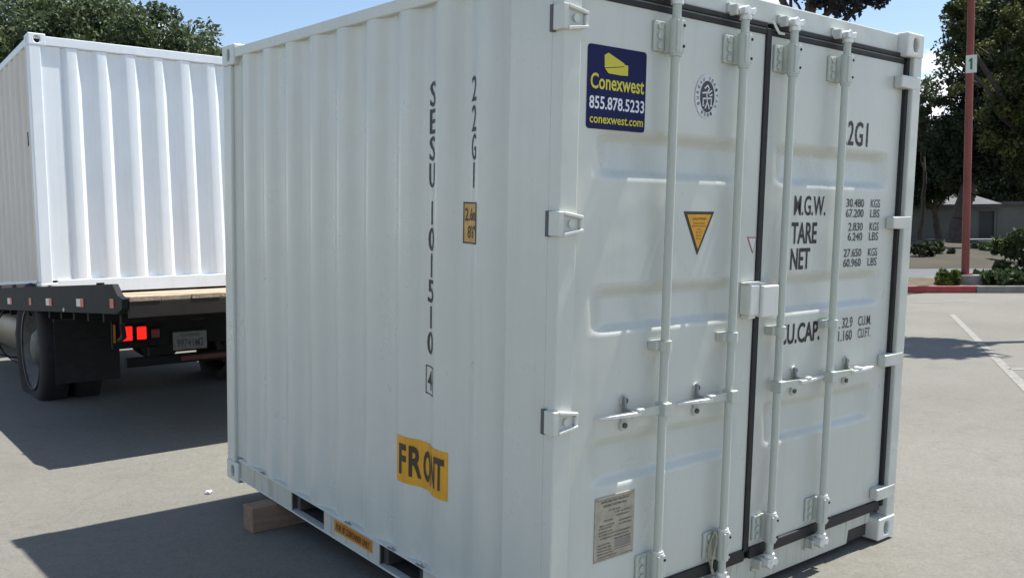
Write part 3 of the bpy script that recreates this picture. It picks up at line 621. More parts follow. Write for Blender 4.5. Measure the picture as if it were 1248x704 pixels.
# data plate
px0, px1, pz0, pz1 = 0.255, 0.470, 0.362, 0.616
dp = MB().box(px0, px1, YD - 0.004, YD - 0.0003, pz0, pz1).build('data_plate', PLATE, doorL, 0.001, 1)
mb = MB(); yq = YD - 0.0048
rng = random.Random(3)
def gib(n): return ''.join(rng.choice('ABCDEHIKLMNORSTU0123456789 ') for _ in range(n))
door_text(mb, 'APPROVED FOR TRANSPORT', 0.285, 0.440, 0.590, 0.599, yq, 0.02); door_text(mb, 'UNDER CUSTOMS SEAL', 0.298, 0.425, 0.574, 0.583, yq, 0.02)
for z_, a, b in ((0.558, 0.33, 0.39), (0.546, 0.36, 0.45), (0.531, 0.37, 0.44), (0.520, 0.30, 0.35), (0.503, 0.28, 0.36), (0.492, 0.275, 0.35), (0.508, 0.385, 0.455), (0.494, 0.385, 0.455), (0.478, 0.275, 0.35), (0.466, 0.275, 0.45), (0.453, 0.285, 0.44), (0.440, 0.36, 0.455), (0.428, 0.27, 0.34), (0.416, 0.27, 0.345), (0.404, 0.27, 0.345), (0.392, 0.27, 0.36), (0.380, 0.27, 0.38)):
    door_text(mb, gib(int((b - a) * 130) + 2), a, b, z_ - 0.0035, z_ + 0.0035, yq, 0.01)
quad(mb, 0.362, 0.452, 0.396, 0.398, yq); quad(mb, 0.268, 0.458, 0.602, 0.6035, yq); quad(mb, 0.268, 0.458, 0.3705, 0.372, yq)
mb.build('plate_print', PTXT, dp); MB().box(0.365, 0.452, YD - 0.0046, YD - 0.0041, 0.402, 0.434).build('plate_stamp', mat('stamp_grey', (0.25, 0.235, 0.20), 0.6), dp)
for a in (px0 + 0.008, px1 - 0.008):
    for b in (pz0 + 0.008, pz1 - 0.008): MB().cyl((a, YD - 0.0065, b), (a, YD - 0.0035, b), 0.004, None, 8).build('rivet', PLATE, dp)
# weights lettering on the right door
for tx, a, b, c, d, bo in (('22G1', 1.800, 2.036, 2.016, 2.132, 0.012), ('M.G.W.', 1.452, 1.702, 1.684, 1.774, 0.012), ('TARE', 1.440, 1.640, 1.557, 1.654, 0.02), ('NET', 1.442, 1.594, 1.440, 1.537, 0.02), ('CU.CAP.', 1.382, 1.708, 1.100, 1.194, 0.022)):
    mb = MB(); door_text(mb, tx, a, b, c, d, YT, bo, 1.1 if tx == '22G1' else 1.0); mb.build('door_lettering', BLACKP, doorR)
for z_, a, b in ((1.746, '30.480', 'KGS'), (1.697, '67.200', 'LBS'), (1.632, '2.830', 'KGS'), (1.584, '6.240', 'LBS'), (1.506, '27.650', 'KGS'), (1.458, '60.960', 'LBS')):
    xa = 1.880 if len(a) == 6 else 1.908
    mb = MB(); door_text(mb, a, xa, 2.036, z_ - 0.020, z_ + 0.020, YT, 0.008); mb.build('weight_figures', GREYP, doorR); mb = MB(); door_text(mb, b, 2.100, 2.185, z_ - 0.020, z_ + 0.020, YT, 0.004); mb.build('weight_figures', GREYP, doorR)
for z_, a, b in ((1.166, '. 32.9', 'CU.M.'), (1.104, '1.160', 'CU.FT.')):
    mb = MB(); door_text(mb, a, 1.872, 1.992, z_ - 0.026, z_ + 0.026, YT, 0.006); door_text(mb, b, 2.046, 2.165, z_ - 0.024, z_ + 0.024, YT, 0.004); mb.build('weight_figures', GREYP, doorR)
# timber under the rear end
zr = (MT @ Vector((0, 2.34, 0.026))).z
tb = MB().box(-0.142, CW + 0.10, 2.285, 2.410, 0.0, zr - 0.003 - 0.002)
tag(tb.build('timber_block', WOOD, None, 0.006, 2), 'brown weathered timber bearer wedged under the rear end of the ten-foot container', 'timber')

# ================================================================== TRUCK AND ITS LOAD
TT = math.radians(-2.8)
TB = Matrix.Translation((0, 4.45, 1.19)) @ Matrix.Rotation(TT, 4, 'X')      # bed frame: origin at the tail edge of the deck
TKR = Vector((1.12, 8.0, 0)); TI = Matrix.Translation(-TKR)
tk = tag(empty('flatbed_truck', TKR), 'dark flatbed truck with lit red tail lights carrying a white container', 'truck')
TBLK = mat('truck_black', (0.009, 0.010, 0.011), 0.7, 0, 0.4, 6, 0.1, 60, spec=0.2)
TGRN = mat('skirt_grey', (0.013, 0.016, 0.0165), 0.65, 0, 0.3, 5, spec=0.2)
PLANK = mat('deck_planks', (0.44, 0.35, 0.25), 0.85, 0, 0, 4, 0.4, 25, stretch=(14, 1, 14), col2=(0.30, 0.23, 0.16))
TYRE = mat('tyre_rubber', (0.012, 0.012, 0.013), 0.85, 0, 0.4, 12, 0.3, 60)
RIM = mat('rim_steel', (0.10, 0.10, 0.092), 0.55, 0.1, 0.4, 8)
RUST = mat('greasy_steel', (0.026, 0.021, 0.018), 0.7, 0.2, 0.4, 6)
REFW = mat('reflector_white', (0.62, 0.62, 0.60), 0.35); REFR = mat('reflector_red', (0.42, 0.03, 0.04), 0.3)
LITR = mat('lit_red_lens', (0.45, 0.01, 0.006), 0.25, emit=((1.0, 0.012, 0.008), 0.75))
DIMR = mat('dim_red_lens', (0.20, 0.02, 0.02), 0.3)
XB = TI @ TB
DX0, DX1, DLEN = -0.17, 2.43, 6.6
def bedpart(mb, name, mt, bevel=0.0, parent=None): return mb.build(name, mt, parent or tk, bevel, 2, xf=XB)
deck = bedpart(MB().box(DX0 + 0.05, DX1 - 0.05, 0.05, DLEN, -0.12, -0.038), 'deck_frame', TBLK, 0.004)
npl = 11; pw = (DX1 - DX0 - 0.10) / npl
for k in range(npl):
    a = DX0 + 0.05 + k * pw
    if k in (0, 2): # stake slots let light through near the tail
        mb = MB().box(a + 0.003, a + pw - 0.003, 0.0, 0.10, -0.036, 0.0).box(a + 0.003, a + pw - 0.003, 0.145, DLEN, -0.036, 0.0).box(a + 0.003, a + 0.06, 0.10, 0.145, -0.036, 0.0).box(a + pw - 0.05, a + pw - 0.003, 0.10, 0.145, -0.036, 0.0)
    else: mb = MB().box(a + 0.003, a + pw - 0.003, random.uniform(0, 0.012), DLEN, -0.036, random.uniform(-0.003, 0.0))
    bedpart(mb, 'deck_plank', PLANK, 0.003)
for k in range(14): bedpart(MB().box(DX0 + 0.06, DX1 - 0.06, 0.25 + k * 0.46, 0.30 + k * 0.46, -0.20, -0.121), 'cross_bearer', TBLK)
bedpart(MB().box(DX0 + 0.05, DX1 - 0.05, 0.004, 0.0495, -0.155, -0.0385), 'tail_bar', RUST, 0.004)
for x0, x1, sgn in ((DX0, DX0 + 0.048, -1), (DX1 - 0.048, DX1, 1)):
    sk = bedpart(MB().prism([(0.015, -0.085), (0.00, -0.012), (0.12, 0.012), (0.24, 0.098), (DLEN, 0.098), (DLEN, -0.155), (0.15, -0.125)], 'x', x0, x1), 'side_skirt', TGRN, 0.004)
    if sgn < 0:
        for y_, wr in ((0.30, 0), (1.15, 1), (2.25, 1), (3.10, 0), (4.05, 1)):
            zc_ = -0.045
            if wr: bedpart(MB().box(x0 - 0.004, x0 - 0.0005, y_ + 0.001, y_ + 0.13, zc_ - 0.032, zc_ + 0.032), 'reflector', REFW, 0, sk)
            bedpart(MB().box(x0 - 0.0055, x0 - 0.0005, y_ - 0.10, y_ - 0.001, zc_ - 0.035, zc_ + 0.035), 'reflector', REFR, 0, sk)
        bedpart(MB().cyl((x0 - 0.008, 1.72, -0.11), (x0, 1.72, -0.11), 0.018, None, 10), 'marker_light', REFW, 0, sk)
        bedpart(MB().cyl((x0 + 0.02, 0.62, 0.098), (x0 + 0.02, 0.62, 0.112), 0.03, None, 10), 'stake_cap', TGRN, 0, sk)
def tpart(mb, name, mt, bevel=0.0, parent=None): return mb.build(name, mt, parent or tk, bevel, 2, xf=TI)
# chassis
ch = tpart(MB().box(0.70, 0.78, 5.95, 13.2, 0.66, 0.92).box(1.48, 1.56, 5.95, 13.2, 0.66, 0.92), 'chassis_rail', TBLK, 0.004)
for y_ in (5.98, 7.0, 8.6, 10.2, 11.8): tpart(MB().box(0.781, 1.479, y_, y_ + 0.08, 0.70, 0.90), 'chassis_bracket', TBLK)
sub = tpart(MB().box(0.62, 0.70, 5.2, 11.0, 0.92, 0.985).box(1.56, 1.64, 5.2, 11.0, 0.92, 0.985), 'sub_frame', RUST, 0.004)
tpart(MB().box(0.15, 2.11, 5.915, 5.955, 0.64, 0.89), 'rear_panel', TBLK, 0.006)
for xs in (0, 1):
    fx = (lambda a: a) if not xs else (lambda a: 2.26 - a)
    for (a, b, z0, z1, mt) in ((0.215, 0.312, 0.712, 0.838, LITR), (0.352, 0.432, 0.716, 0.828, LITR), (0.475, 0.545, 0.72, 0.80, DIMR)):
        hsg = tpart(MB().box(min(fx(a), fx(b)) - 0.012, max(fx(a), fx(b)) + 0.012, 5.895, 5.914, z0 - 0.012, z1 + 0.012), 'tail_light', TBLK, 0.004)
        tpart(MB().box(min(fx(a), fx(b)), max(fx(a), fx(b)), 5.882, 5.8945, z0, z1), 'lens', mt, 0.006, hsg)
    tpart(MB().cyl((fx(0.505), 5.90, 0.95), (fx(0.505), 5.93, 0.95), 0.05, None, 18), 'work_lamp', mat('lamp_glass', (0.18, 0.19, 0.19), 0.2), 0.003)
# small red clearance lamps, bracket, plate and bumper
tpart(MB().box(1.06, 1.14, 5.895, 5.914, 0.925, 0.95), 'clearance_lamp', LITR, 0.003)
tpart(MB().box(0.16, 0.175, 5.90, 5.914, 0.70, 0.86), 'clearance_lamp', mat('amber_lens', (0.45, 0.16, 0.02), 0.3))
lp = tpart(MB().box(0.665, 0.975, 5.893, 5.899, 0.590, 0.755), 'licence_plate', mat('plate_white', (0.17, 0.175, 0.18), 0.45, 0, 0.25, 20), 0.003)
mb = MB(); door_text(mb, '99741M2', 0.70, 0.945, 0.615, 0.690, 5.8915, 0.02); door_text(mb, 'California', 0.735, 0.905, 0.708, 0.740, 5.8915, 0.008); tpart(mb, 'plate_print', mat('plate_ink', (0.05, 0.06, 0.10), 0.5), 0, lp)
tpart(MB().box(0.655, 0.985, 5.900, 5.914, 0.575, 0.770), 'plate_holder', TBLK)
bu = tpart(MB().box(0.25, 2.0, 5.86, 5.94, 0.475, 0.555), 'bumper', TBLK, 0.006)
for k in range(6):
    a = 0.72 + k * 0.19; tpart(MB().box(a, a + 0.188, 5.855, 5.8595, 0.495, 0.535), 'reflector', mat('dull_white_tape', (0.16, 0.16, 0.155), 0.5) if k == 3 else mat('dull_red_tape', (0.09, 0.012, 0.012), 0.5), 0, bu)
for x0 in (0.45, 1.73): tpart(MB().box(x0, x0 + 0.08, 5.87, 5.93, 0.556, 0.64), 'bumper_bracket', TBLK)
tpart(MB().tube([(0.30, 6.4, 0.62), (0.22, 6.0, 0.70), (0.16, 5.6, 0.78), (0.12, 5.5, 0.90), (0.14, 5.45, 1.0)], 0.022, 10), 'air_hose', RUST)
# wheels
def wheel(xo, yc, sgn, R_=0.48, w=0.26, dish=-1):
    """tyre between xo and xo + sgn*w; sgn points inboard"""
    t = tpart(MB().lathe([(0.30, 0.03 * sgn), (0.36, 0.0), (R_ - 0.05, 0.0), (R_ - 0.01, 0.02 * sgn), (R_, 0.05 * sgn), (R_, (w - 0.05) * sgn), (R_ - 0.01, (w - 0.02) * sgn), (R_ - 0.05, w * sgn), (0.36, w * sgn), (0.30, (w - 0.03) * sgn), (0.30, 0.03 * sgn)], (xo, yc, R_), 'x', 40), 'wheel', TYRE)
    tread = MB()
    for k in range(40):
        a = 2 * math.pi * k / 40
        for s0 in (0.035, w / 2 + 0.01):
            c = Vector((0, math.cos(a), math.sin(a))); tt = Vector((0, -math.sin(a), math.cos(a))); v = []
            for dr in (R_ - 0.01, R_ + 0.004):
                for da, ds in ((-0.026, 0), (0.026, 0.01), (0.026, w / 2 - 0.05), (-0.026, w / 2 - 0.06)): v.append(Vector((xo + sgn * (s0 + ds), yc, R_)) + c * dr + tt * da)
            tread.add(v, [(0, 1, 2, 3), (4, 5, 6, 7), (0, 1, 5, 4), (1, 2, 6, 5), (2, 3, 7, 6), (3, 0, 4, 7)])
    tpart(tread, 'tread', TYRE, 0, t)
    r = tpart(MB().lathe([(0.290, 0.016 * sgn), (0.302, 0.012 * sgn), (0.298, 0.03 * sgn), (0.262, 0.05 * sgn), (0.245, 0.13 * sgn), (0.16, 0.13 * sgn), (0.11, 0.05 * sgn), (0.07, 0.035 * sgn), (0.001, 0.035 * sgn)], (xo, yc, R_), 'x', 36), 'rim', RIM, 0, t)
    for k in range(8):
        a_ = 2 * math.pi * k / 8; c_ = Vector((xo + sgn * 0.122, yc + 0.185 * math.cos(a_), R_ + 0.185 * math.sin(a_)))
        tpart(MB().cyl(c_, c_ - Vector((sgn * 0.03, 0, 0)), 0.016, 0.014, 6), 'wheel_nut', RIM, 0, t)
    return t
RYC = 7.95
for xo, sg in ((-0.12, 1), (0.19, 1), (2.38, -1), (2.07, -1)): wheel(xo, RYC, sg)
tpart(MB().cyl((0.1, RYC, 0.48), (2.16, RYC, 0.48), 0.075, None, 16).cyl((1.13, RYC - 0.24, 0.48), (1.13, RYC + 0.2, 0.48), 0.22, 0.20, 20), 'axle', RUST)
for x0 in (0.56, 1.62): tpart(MB().prism([(RYC - 0.75, 0.60), (RYC, 0.50), (RYC + 0.75, 0.60), (RYC + 0.75, 0.655), (RYC, 0.56), (RYC - 0.75, 0.655)], 'x', x0, x0 + 0.08), 'leaf_spring', RUST)
# mud flaps and fender
for x0, x1 in ((-0.03, 0.57), (1.69, 2.29)):
    tpart(MB().box(x0, x1, 7.22, 7.232, 0.19, 0.80), 'mud_flap', mat('mud_flap_rubber', (0.014, 0.016, 0.016), 0.8, 0, 0.5, 7), 0.003)
    tpart(MB().box(x0, x1, 7.21, 7.26, 0.80, 0.83), 'flap_bracket', RUST)
for z_ in (0.60, 0.30): tpart(MB().box(0.05, 0.50, 7.212, 7.2185, z_, z_ + 0.015), 'flap_strip', RUST)
# side tool tank
tpart(MB().cyl((0.20, 8.75, 0.56), (0.20, 10.4, 0.56), 0.29, None, 32), 'fuel_tank', mat('tank_olive', (0.20, 0.175, 0.12), 0.45, 0.3, 0.2, 3))
for y_ in (9.05, 10.1): tpart(MB().lathe([(0.292, 0), (0.300, 0.002), (0.300, 0.05), (0.292, 0.052)], (0.20, y_, 0.56), 'y', 32), 'tank_strap', TBLK)
# cab (beyond the left edge of the photograph)
CABP = paint('cab_paint', (0.55, 0.55, 0.54)); GLASS = mat('cab_glass', (0.02, 0.025, 0.03), 0.08)
cb = tpart(MB().prism([(11.35, 0.95), (11.30, 2.60), (11.45, 2.72), (12.75, 2.70), (13.15, 1.85), (14.55, 1.70), (14.75, 1.55), (14.78, 0.75), (13.9, 0.62), (12.9, 0.62), (12.6, 0.62), (11.4, 0.70)], 'x', 0.08, 2.18), 'cab', CABP, 0.06)
for x0 in (0.072, 2.176): tpart(MB().prism([(11.75, 1.80), (11.75, 2.45), (12.65, 2.45), (12.95, 1.85)], 'x', x0, x0 + 0.012), 'side_window', GLASS)
tpart(MB().add([(0.25, 12.86, 2.50), (2.01, 12.86, 2.50), (2.01, 13.13, 1.93), (0.25, 13.13, 1.93)], [(0, 1, 2, 3)]), 'windscreen', GLASS)
tpart(MB().box(0.35, 1.91, 14.781, 14.80, 0.85, 1.45), 'grille', TBLK)
for x0 in (0.14, 1.92): tpart(MB().box(x0, x0 + 0.2, 14.781, 14.80, 0.95, 1.15), 'headlight', REFW)
for xo, sg in ((-0.02, 1), (2.28, -1)): wheel(xo, 13.4, sg)

# container on the truck
tc_ = empty('shipping_container', (-0.07, 7.50, 1.052), (TT, 0, 0))
tag(tc_, 'bright white shipping container riding on the flatbed truck', 'container')
TP2 = 0.286
def tprof(y):
    u = abs((y - 0.395 + TP2 / 2) % TP2 - TP2 / 2)
    return 0.0 if u < 0.045 else 0.045 * (u - 0.045) / 0.045 if u < 0.09 else 0.045
tb_ = sorted(y for k in range(0, 8) for d in (-0.09, -0.045, 0.045, 0.09) for y in [0.395 + k * TP2 + d] if 0.30 < y < 2.14)
def tfront(x): return 0.02 if x < 0.295 or x > 2.145 else tprof(x)
fr = corr_wall(0.10, CW - 0.10, 0.14, CH - 0.115, tfront, [0.29, 0.30] + tb_ + [2.14, 2.15], lambda d, y, z: (y, 0.008 + d, z), round_=0.004).build('end_wall', TPAINT, tc_)
autosmooth(fr, 40)
for nm, fx in (('a', lambda d: 0.006 + d), ('b', lambda d: CW - 0.006 - d)):
    autosmooth(corr_wall(0.11, CL - 0.11, 0.14, CH - 0.10, prof, bends(0.11, CL - 0.11), lambda d, y, z: (fx(d), y, z)).build('side_wall', paint('truck_side_shade_tone', (0.60, 0.56, 0.49), rough=0.5, run=0.25), tc_), 40)  # beige sides on a white container: their shade is put into the colour
MB().box(0.1, CW - 0.1, CL - 0.05, CL - 0.02, 0.1, CH - 0.1).build('door', TPAINT, tc_)
MB().box(0.03, CW - 0.03, 0.03, CL - 0.03, CH - 0.05, CH - 0.03).build('roof', TPAINT, tc_)
for cx in (0.081, CW - 0.081):
    for iy, cy in ((-1, 0.089), (1, CL - 0.089)):
        for cz in (0.059, CH - 0.059):
            sgx = -1 if cx < 1 else 1
            casting('corner_casting', tc_, cx, cy, cz, 0.162, 0.178, 0.118, TPAINT, ((0, sgx, 0.024, 0.036), (1, iy, 0.030, 0.036)))
        MB().box(cx - 0.078, cx + (0.03 if cx < 1 else 0.078) if cx < 1 else cx + 0.078, cy - 0.086 if iy < 0 else cy - 0.03, cy + 0.03 if iy < 0 else cy + 0.086, 0.117, CH - 0.117).build('corner_post', TPAINT, tc_, 0.008, 2)
MB().box(0.160, CW - 0.160, 0.003, 0.06, CH - 0.112, CH - 0.022).build('end_rail', TPAINT, tc_, 0.006, 2)
MB().box(0.160, CW - 0.160, 0.003, 0.08, 0.01, 0.145).build('end_rail', TPAINT, tc_, 0.006, 2)
for x0, x1 in ((0.003, 0.06), (CW - 0.06, CW - 0.003)):
    MB().box(x0, x1, 0.176, CL - 0.176, CH - 0.10, CH - 0.03).build('top_rail', TPAINT, tc_, 0.006, 2)
    MB().box(x0, x1, 0.176, CL - 0.176, 0.118, 0.15).box(x0, x1, 0.176, CL - 0.176, 0.012, 0.03).build('bottom_rail', TPAINT, tc_, 0.004, 1)
    for a, b in ((0.176, 0.62), (0.80, 1.25), (1.45, 2.1), (2.3, CL - 0.176)): MB().box(x0 + 0.008, x1 - 0.008, a, b, 0.0302, 0.1178).build('rail_web', mat('rusty_web', (0.36, 0.25, 0.19), 0.8, 0, 0.3, 6), tc_)
MB().box(0.061, CW - 0.061, 0.081, CL - 0.03, 0.10, 0.135).build('floor', DARK, tc_)
MB().box(-0.002, 0.004, 0.215, 0.235, 1.50, 1.64).build('vent', DARK, tc_)

# ================================================================== POLE, BUILDING
pb = G(1176, 346, 0.16); pp = empty('lamp_post', (pb.x, pb.y, 0.14)); tag(pp, 'tall rust-red lamp post with a white number 1 plate, rising from the planter', 'lamp post')
PRED = mat('rust_red_paint', (0.23, 0.054, 0.038), 0.6, 0, 0.25, 2.5, 0.1, 30, stretch=(2, 2, 0.4))
MB().cyl((0, 0, 0.30), (0.02, 0.0, 11.5), 0.096, 0.080, 20).build('pole', PRED, pp)
MB().cyl((0, 0, -0.2), (0, 0, 0.26), 0.46, 0.44, 24).build('concrete_base', KGRY, pp, 0.02)
MB().cyl((0, 0, 0.262), (0, 0, 0.30), 0.19, 0.18, 20).build('base_plate', PRED, pp, 0.01)
MB().cyl((0.02, 0, 11.4), (-1.2, -0.4, 11.7), 0.05, 0.04, 10).build('lamp_arm', PRED, pp)
MB().box(-1.75, -1.15, -0.55, -0.25, 11.64, 11.80).build('lamp_head', KGRY, pp, 0.03)
cdir = Vector((CAM.x - pb.x, CAM.y - pb.y, 0)).normalized(); sd = Vector((-cdir.y, cdir.x, 0))
dep = (pb - CAM).dot(FWD); sc = dep / F
zc = CAM.z + (281 - 5.3 - 81.5) * sc - 0.14 + 0.0
Rp = Matrix((sd, Vector((0, 0, 1)), cdir)).transposed().to_4x4(); Rp.translation = cdir * 0.106 + Vector((0.015, 0, zc)) + sd * 0.03
sp = MB().box(-6.0 * sc, 6.0 * sc, -10.5 * sc, 10.5 * sc, -0.012, 0.0).build('number_plate', mat('number_plate_white', (0.62, 0.66, 0.60), 0.4), pp, 0, xf=Rp)
one = [(-1.2, -6.6), (1.2, -6.6), (1.2, 6.8), (-0.6, 6.8), (-2.7, 4.6), (-2.7, 2.4), (-1.2, 3.6)]; MB().add([(u * sc, w_ * sc, 0.003) for u, w_ in one], [tuple(range(7))]).build('number_print', mat('sign_green', (0.01, 0.15, 0.06), 0.5), sp, 0, xf=Rp)

SW = mat('siding_grey', (0.125, 0.13, 0.112), 0.8, 0, 0.15, 0.6); RF = mat('roof_grey', (0.085, 0.088, 0.092), 0.8, 0, 0.2, 0.8)  # siding darkened so its colour holds the shade under the trees
sB, nB = pix_sn(1155, 302)
nB = 53.0
s_of = lambda px: (lambda p: p.dot(kd) / 1.0)(CAM + ray(px, 300) * ((nB - (CAM - K0).dot(kn)) / ray(px, 300).dot(kn)) - K0)
bl = empty('low_building', KP(s_of(1160), nB, 0.0)); tag(bl, 'long low grey-green building with a pale roof and one dark door, behind the trees', 'building')
BI = Matrix.Translation(-KP(s_of(1160), nB, 0.0))
def bpart(name, mt, args, bevel=0.0, parent=None):
    mb = MB()
    for a in args: kbox(mb, *a)
    return mb.build(name, mt, parent or bl, bevel, 2, xf=BI)
s0, s1 = s_of(1060), s_of(1420); sd0, sd1 = s_of(1191), s_of(1212)
ZB = 0.70
bpart('wall', SW, [(s0, sd0, nB, nB + 0.2, 0.3, 3.35), (sd1, s1, nB, nB + 0.2, 0.3, 3.35), (sd0, sd1, nB, nB + 0.2, 2.95, 3.35), (s0, s0 + 0.2, nB + 0.2, nB + 12, 0.3, 3.35), (s1 - 0.2, s1, nB + 0.2, nB + 12, 0.3, 3.35)])
k = 0; s = s0
while s < s1:
    e = min(s + 3.2, s1)
    if not (s < sd1 and e > sd0): bpart('siding_panel', SW, [(s + 0.02, e - 0.02, nB - 0.035, nB - 0.002, 0.8, 1.98), (s + 0.02, e - 0.02, nB - 0.035, nB - 0.002, 2.03, 3.2)])
    s = e
dr = bpart('door', mat('door_dark', (0.022, 0.024, 0.024), 0.6), [(sd0 + 0.08, sd1 - 0.08, nB + 0.08, nB + 0.14, 0.55, 2.88)])
bpart('door_frame', mat('frame_grey', (0.10, 0.10, 0.10), 0.7), [(sd0, sd0 + 0.08, nB - 0.02, nB + 0.15, 0.55, 2.94), (sd1 - 0.08, sd1, nB - 0.02, nB + 0.15, 0.55, 2.94), (sd0, sd1, nB - 0.02, nB + 0.15, 2.88, 2.949)], 0, dr)
sr = s_of(1216)
bpart('fascia', mat('fascia_dark', (0.06, 0.06, 0.06), 0.7), [(s0 - 0.6, sr, nB - 0.75, nB - 0.62, 3.15, 3.42)])
mb = MB(); mb.add([KP(s0 - 0.6, nB - 0.76, 3.425), KP(sr, nB - 0.76, 3.425), KP(sr - 1.0, nB + 6, 4.75), KP(s0 - 0.6, nB + 6, 4.75), KP(s0 - 0.6, nB + 12.5, 3.4), KP(sr, nB + 12.5, 3.4), KP(s0 - 0.6, nB - 0.6, 3.30), KP(sr, nB - 0.6, 3.30)], [(0, 1, 2, 3), (3, 2, 5, 4), (0, 3, 4, 6), (1, 7, 5, 2), (0, 6, 7, 1), (6, 4, 5, 7)])
mb.build('roof', RF, bl, 0, 1, xf=BI)
bpart('flat_roof', RF, [(sr + 0.02, s1 + 0.5, nB - 0.6, nB + 12.3, 3.352, 3.60)])

# ================================================================== TREES AND PLANTS
BARK = mat('bark_grey_brown', (0.085, 0.068, 0.052), 0.95, 0, 0.4, 5, 0.8, 12)
def leafmat(name, cols, rough=0.7, trans=0.25):
    mt, t, b = newmat(name); L = t.links
    at_ = N(t, 'ShaderNodeAttribute'); at_.attribute_name = 'tone'
    r = N(t, 'ShaderNodeValToRGB'); r.color_ramp.elements[0].color = (*cols[0], 1); r.color_ramp.elements[1].color = (*cols[-1], 1)
    for k, c in enumerate(cols[1:-1]): e = r.color_ramp.elements.new((k + 1) / (len(cols) - 1)); e.color = (*c, 1)
    L.new(at_.outputs['Fac'], r.inputs['Fac']); L.new(r.outputs[0], b.inputs['Base Color']); b.inputs['Roughness'].default_value = rough; b.inputs['Specular IOR Level'].default_value = 0.25
    tr = N(t, 'ShaderNodeBsdfTranslucent'); L.new(r.outputs[0], tr.inputs['Color']); ms = N(t, 'ShaderNodeMixShader'); ms.inputs[0].default_value = trans
    out = [n for n in t.nodes if n.type == 'OUTPUT_MATERIAL'][0]; L.new(b.outputs[0], ms.inputs[1]); L.new(tr.outputs[0], ms.inputs[2]); L.new(ms.outputs[0], out.inputs['Surface'])
    return mt
OAK = leafmat('oak_leaves', [(0.050, 0.072, 0.038), (0.080, 0.110, 0.052), (0.110, 0.145, 0.062)])
EVG = leafmat('dark_leaves', [(0.016, 0.026, 0.013), (0.028, 0.044, 0.020), (0.055, 0.072, 0.024)])
SKYTINT = leafmat('sky_tinted_leaves', [(0.022, 0.022, 0.034), (0.034, 0.034, 0.048), (0.046, 0.052, 0.040)])  # dark leaves; the purplish cast of the sky behind is mixed into the colour
SHR = leafmat('shrub_leaves', [(0.026, 0.042, 0.018), (0.05, 0.08, 0.03), (0.09, 0.12, 0.04)])
def leaves(name, centres, radii, per, size, mt, parent, base, aspect=1.9, flat=0.8):
    """leaf-shaped quads scattered in clumps; centres in world, mesh relative to base"""
    n = len(centres) * per; c = np.repeat(np.asarray(centres), per, 0); rr = np.repeat(np.asarray(radii), per)[:, None]
    d = RNG.normal(size=(n, 3)); d /= np.linalg.norm(d, axis=1)[:, None]; p = c + d * rr * (RNG.random((n, 1)) ** 0.45) * np.array([1, 1, flat])
    a = RNG.normal(size=(n, 3)); a /= np.linalg.norm(a, axis=1)[:, None]; b = np.cross(a, RNG.normal(size=(n, 3))); b /= np.linalg.norm(b, axis=1)[:, None]
    s = size * (0.6 + 0.8 * RNG.random((n, 1))); a = a * s * aspect / 2; b = b * s / 2
    nrm = np.cross(a, b); nrm /= np.linalg.norm(nrm, axis=1)[:, None]
    v = np.stack([p - a, p + b + nrm * s * 0.12, p + a, p - b + nrm * s * 0.12], 1).reshape(-1, 3) - np.array(base)
    me = bpy.data.meshes.new(name); me.vertices.add(4 * n); me.vertices.foreach_set('co', v.ravel().astype(np.float32))
    me.loops.add(4 * n); me.loops.foreach_set('vertex_index', np.arange(4 * n, dtype=np.int32)); me.polygons.add(n); me.polygons.foreach_set('loop_start', np.arange(0, 4 * n, 4, dtype=np.int32))
    tone = np.repeat(np.clip(np.repeat(RNG.random(len(centres)), per) * 0.6 + RNG.random(n) * 0.4, 0, 1), 4).astype(np.float32)
    at_ = me.attributes.new('tone', 'FLOAT', 'POINT'); at_.data.foreach_set('value', tone)
    me.update(calc_edges=True); me.materials.append(mt); o = bpy.data.objects.new(name, me); COL.objects.link(o); o.parent = parent; return o
def limb(mb, p, q, r0, r1, seg=4, wob=0.12):
    p, q = Vector(p), Vector(q); L_ = (q - p).length; pts = [p.lerp(q, k / seg) + (Vector((random.uniform(-1, 1), random.uniform(-1, 1), random.uniform(-.5, .5))) * L_ * wob / seg * (0 < k < seg) * 2) for k in range(seg + 1)]
    for k in range(seg): mb.cyl(pts[k], pts[k + 1], r0 + (r1 - r0) * k / seg, r0 + (r1 - r0) * (k + 1) / seg, 9, False)
    return pts
def tree(name, label, base, lobes, nclump, per, size, mt, tr=0.3, fork=0.4, group=None, crad=(0.5, 1.1), shell=0.5, limbs=10, twigs=True):
    """lobes: list of (centre, (rx, ry, rz)); clumps fill them unevenly, limbs run from the trunk into them"""
    base = Vector(base); root = tag(empty(name, base), label, 'tree', group)
    cs, rs = [], []; wts = np.array([l[1][0] * l[1][1] * l[1][2] for l in lobes]) ** 0.67; wts /= wts.sum()
    for k in range(nclump):
        c, r = lobes[RNG.choice(len(lobes), p=wts)]
        d = RNG.normal(size=3); d /= np.linalg.norm(d); t = shell + (1 - shell) * RNG.random() ** 0.7; t *= 0.9 + 0.2 * RNG.random()
        cs.append(np.array(c) + d * np.array(r) * t); rs.append(RNG.uniform(*crad))
    leaves('crown', cs, rs, per, size, mt, root, base)
    mb = MB(); top = Vector(lobes[0][0]); f_ = base.lerp(top, fork); limb(mb, base - Vector((0, 0, 0.2)), f_, tr * 1.15, tr * 0.8, 6, 0.05)
    idx = RNG.choice(len(cs), min(limbs, len(cs)), False)
    for c, r in lobes: limb(mb, f_, c, tr * 0.55, tr * 0.2)
    for i in idx:
        st = f_.lerp(Vector(min(lobes, key=lambda l: (Vector(l[0]) - Vector(cs[i])).length)[0]), random.uniform(0.3, 1)); limb(mb, st, cs[i], tr * 0.22, tr * 0.05)
    mb.build('trunk', BARK, root, 0, 1, xf=Matrix.Translation(-base))
    return root
def PX(x, y, d): return tuple(at(x, y, d))
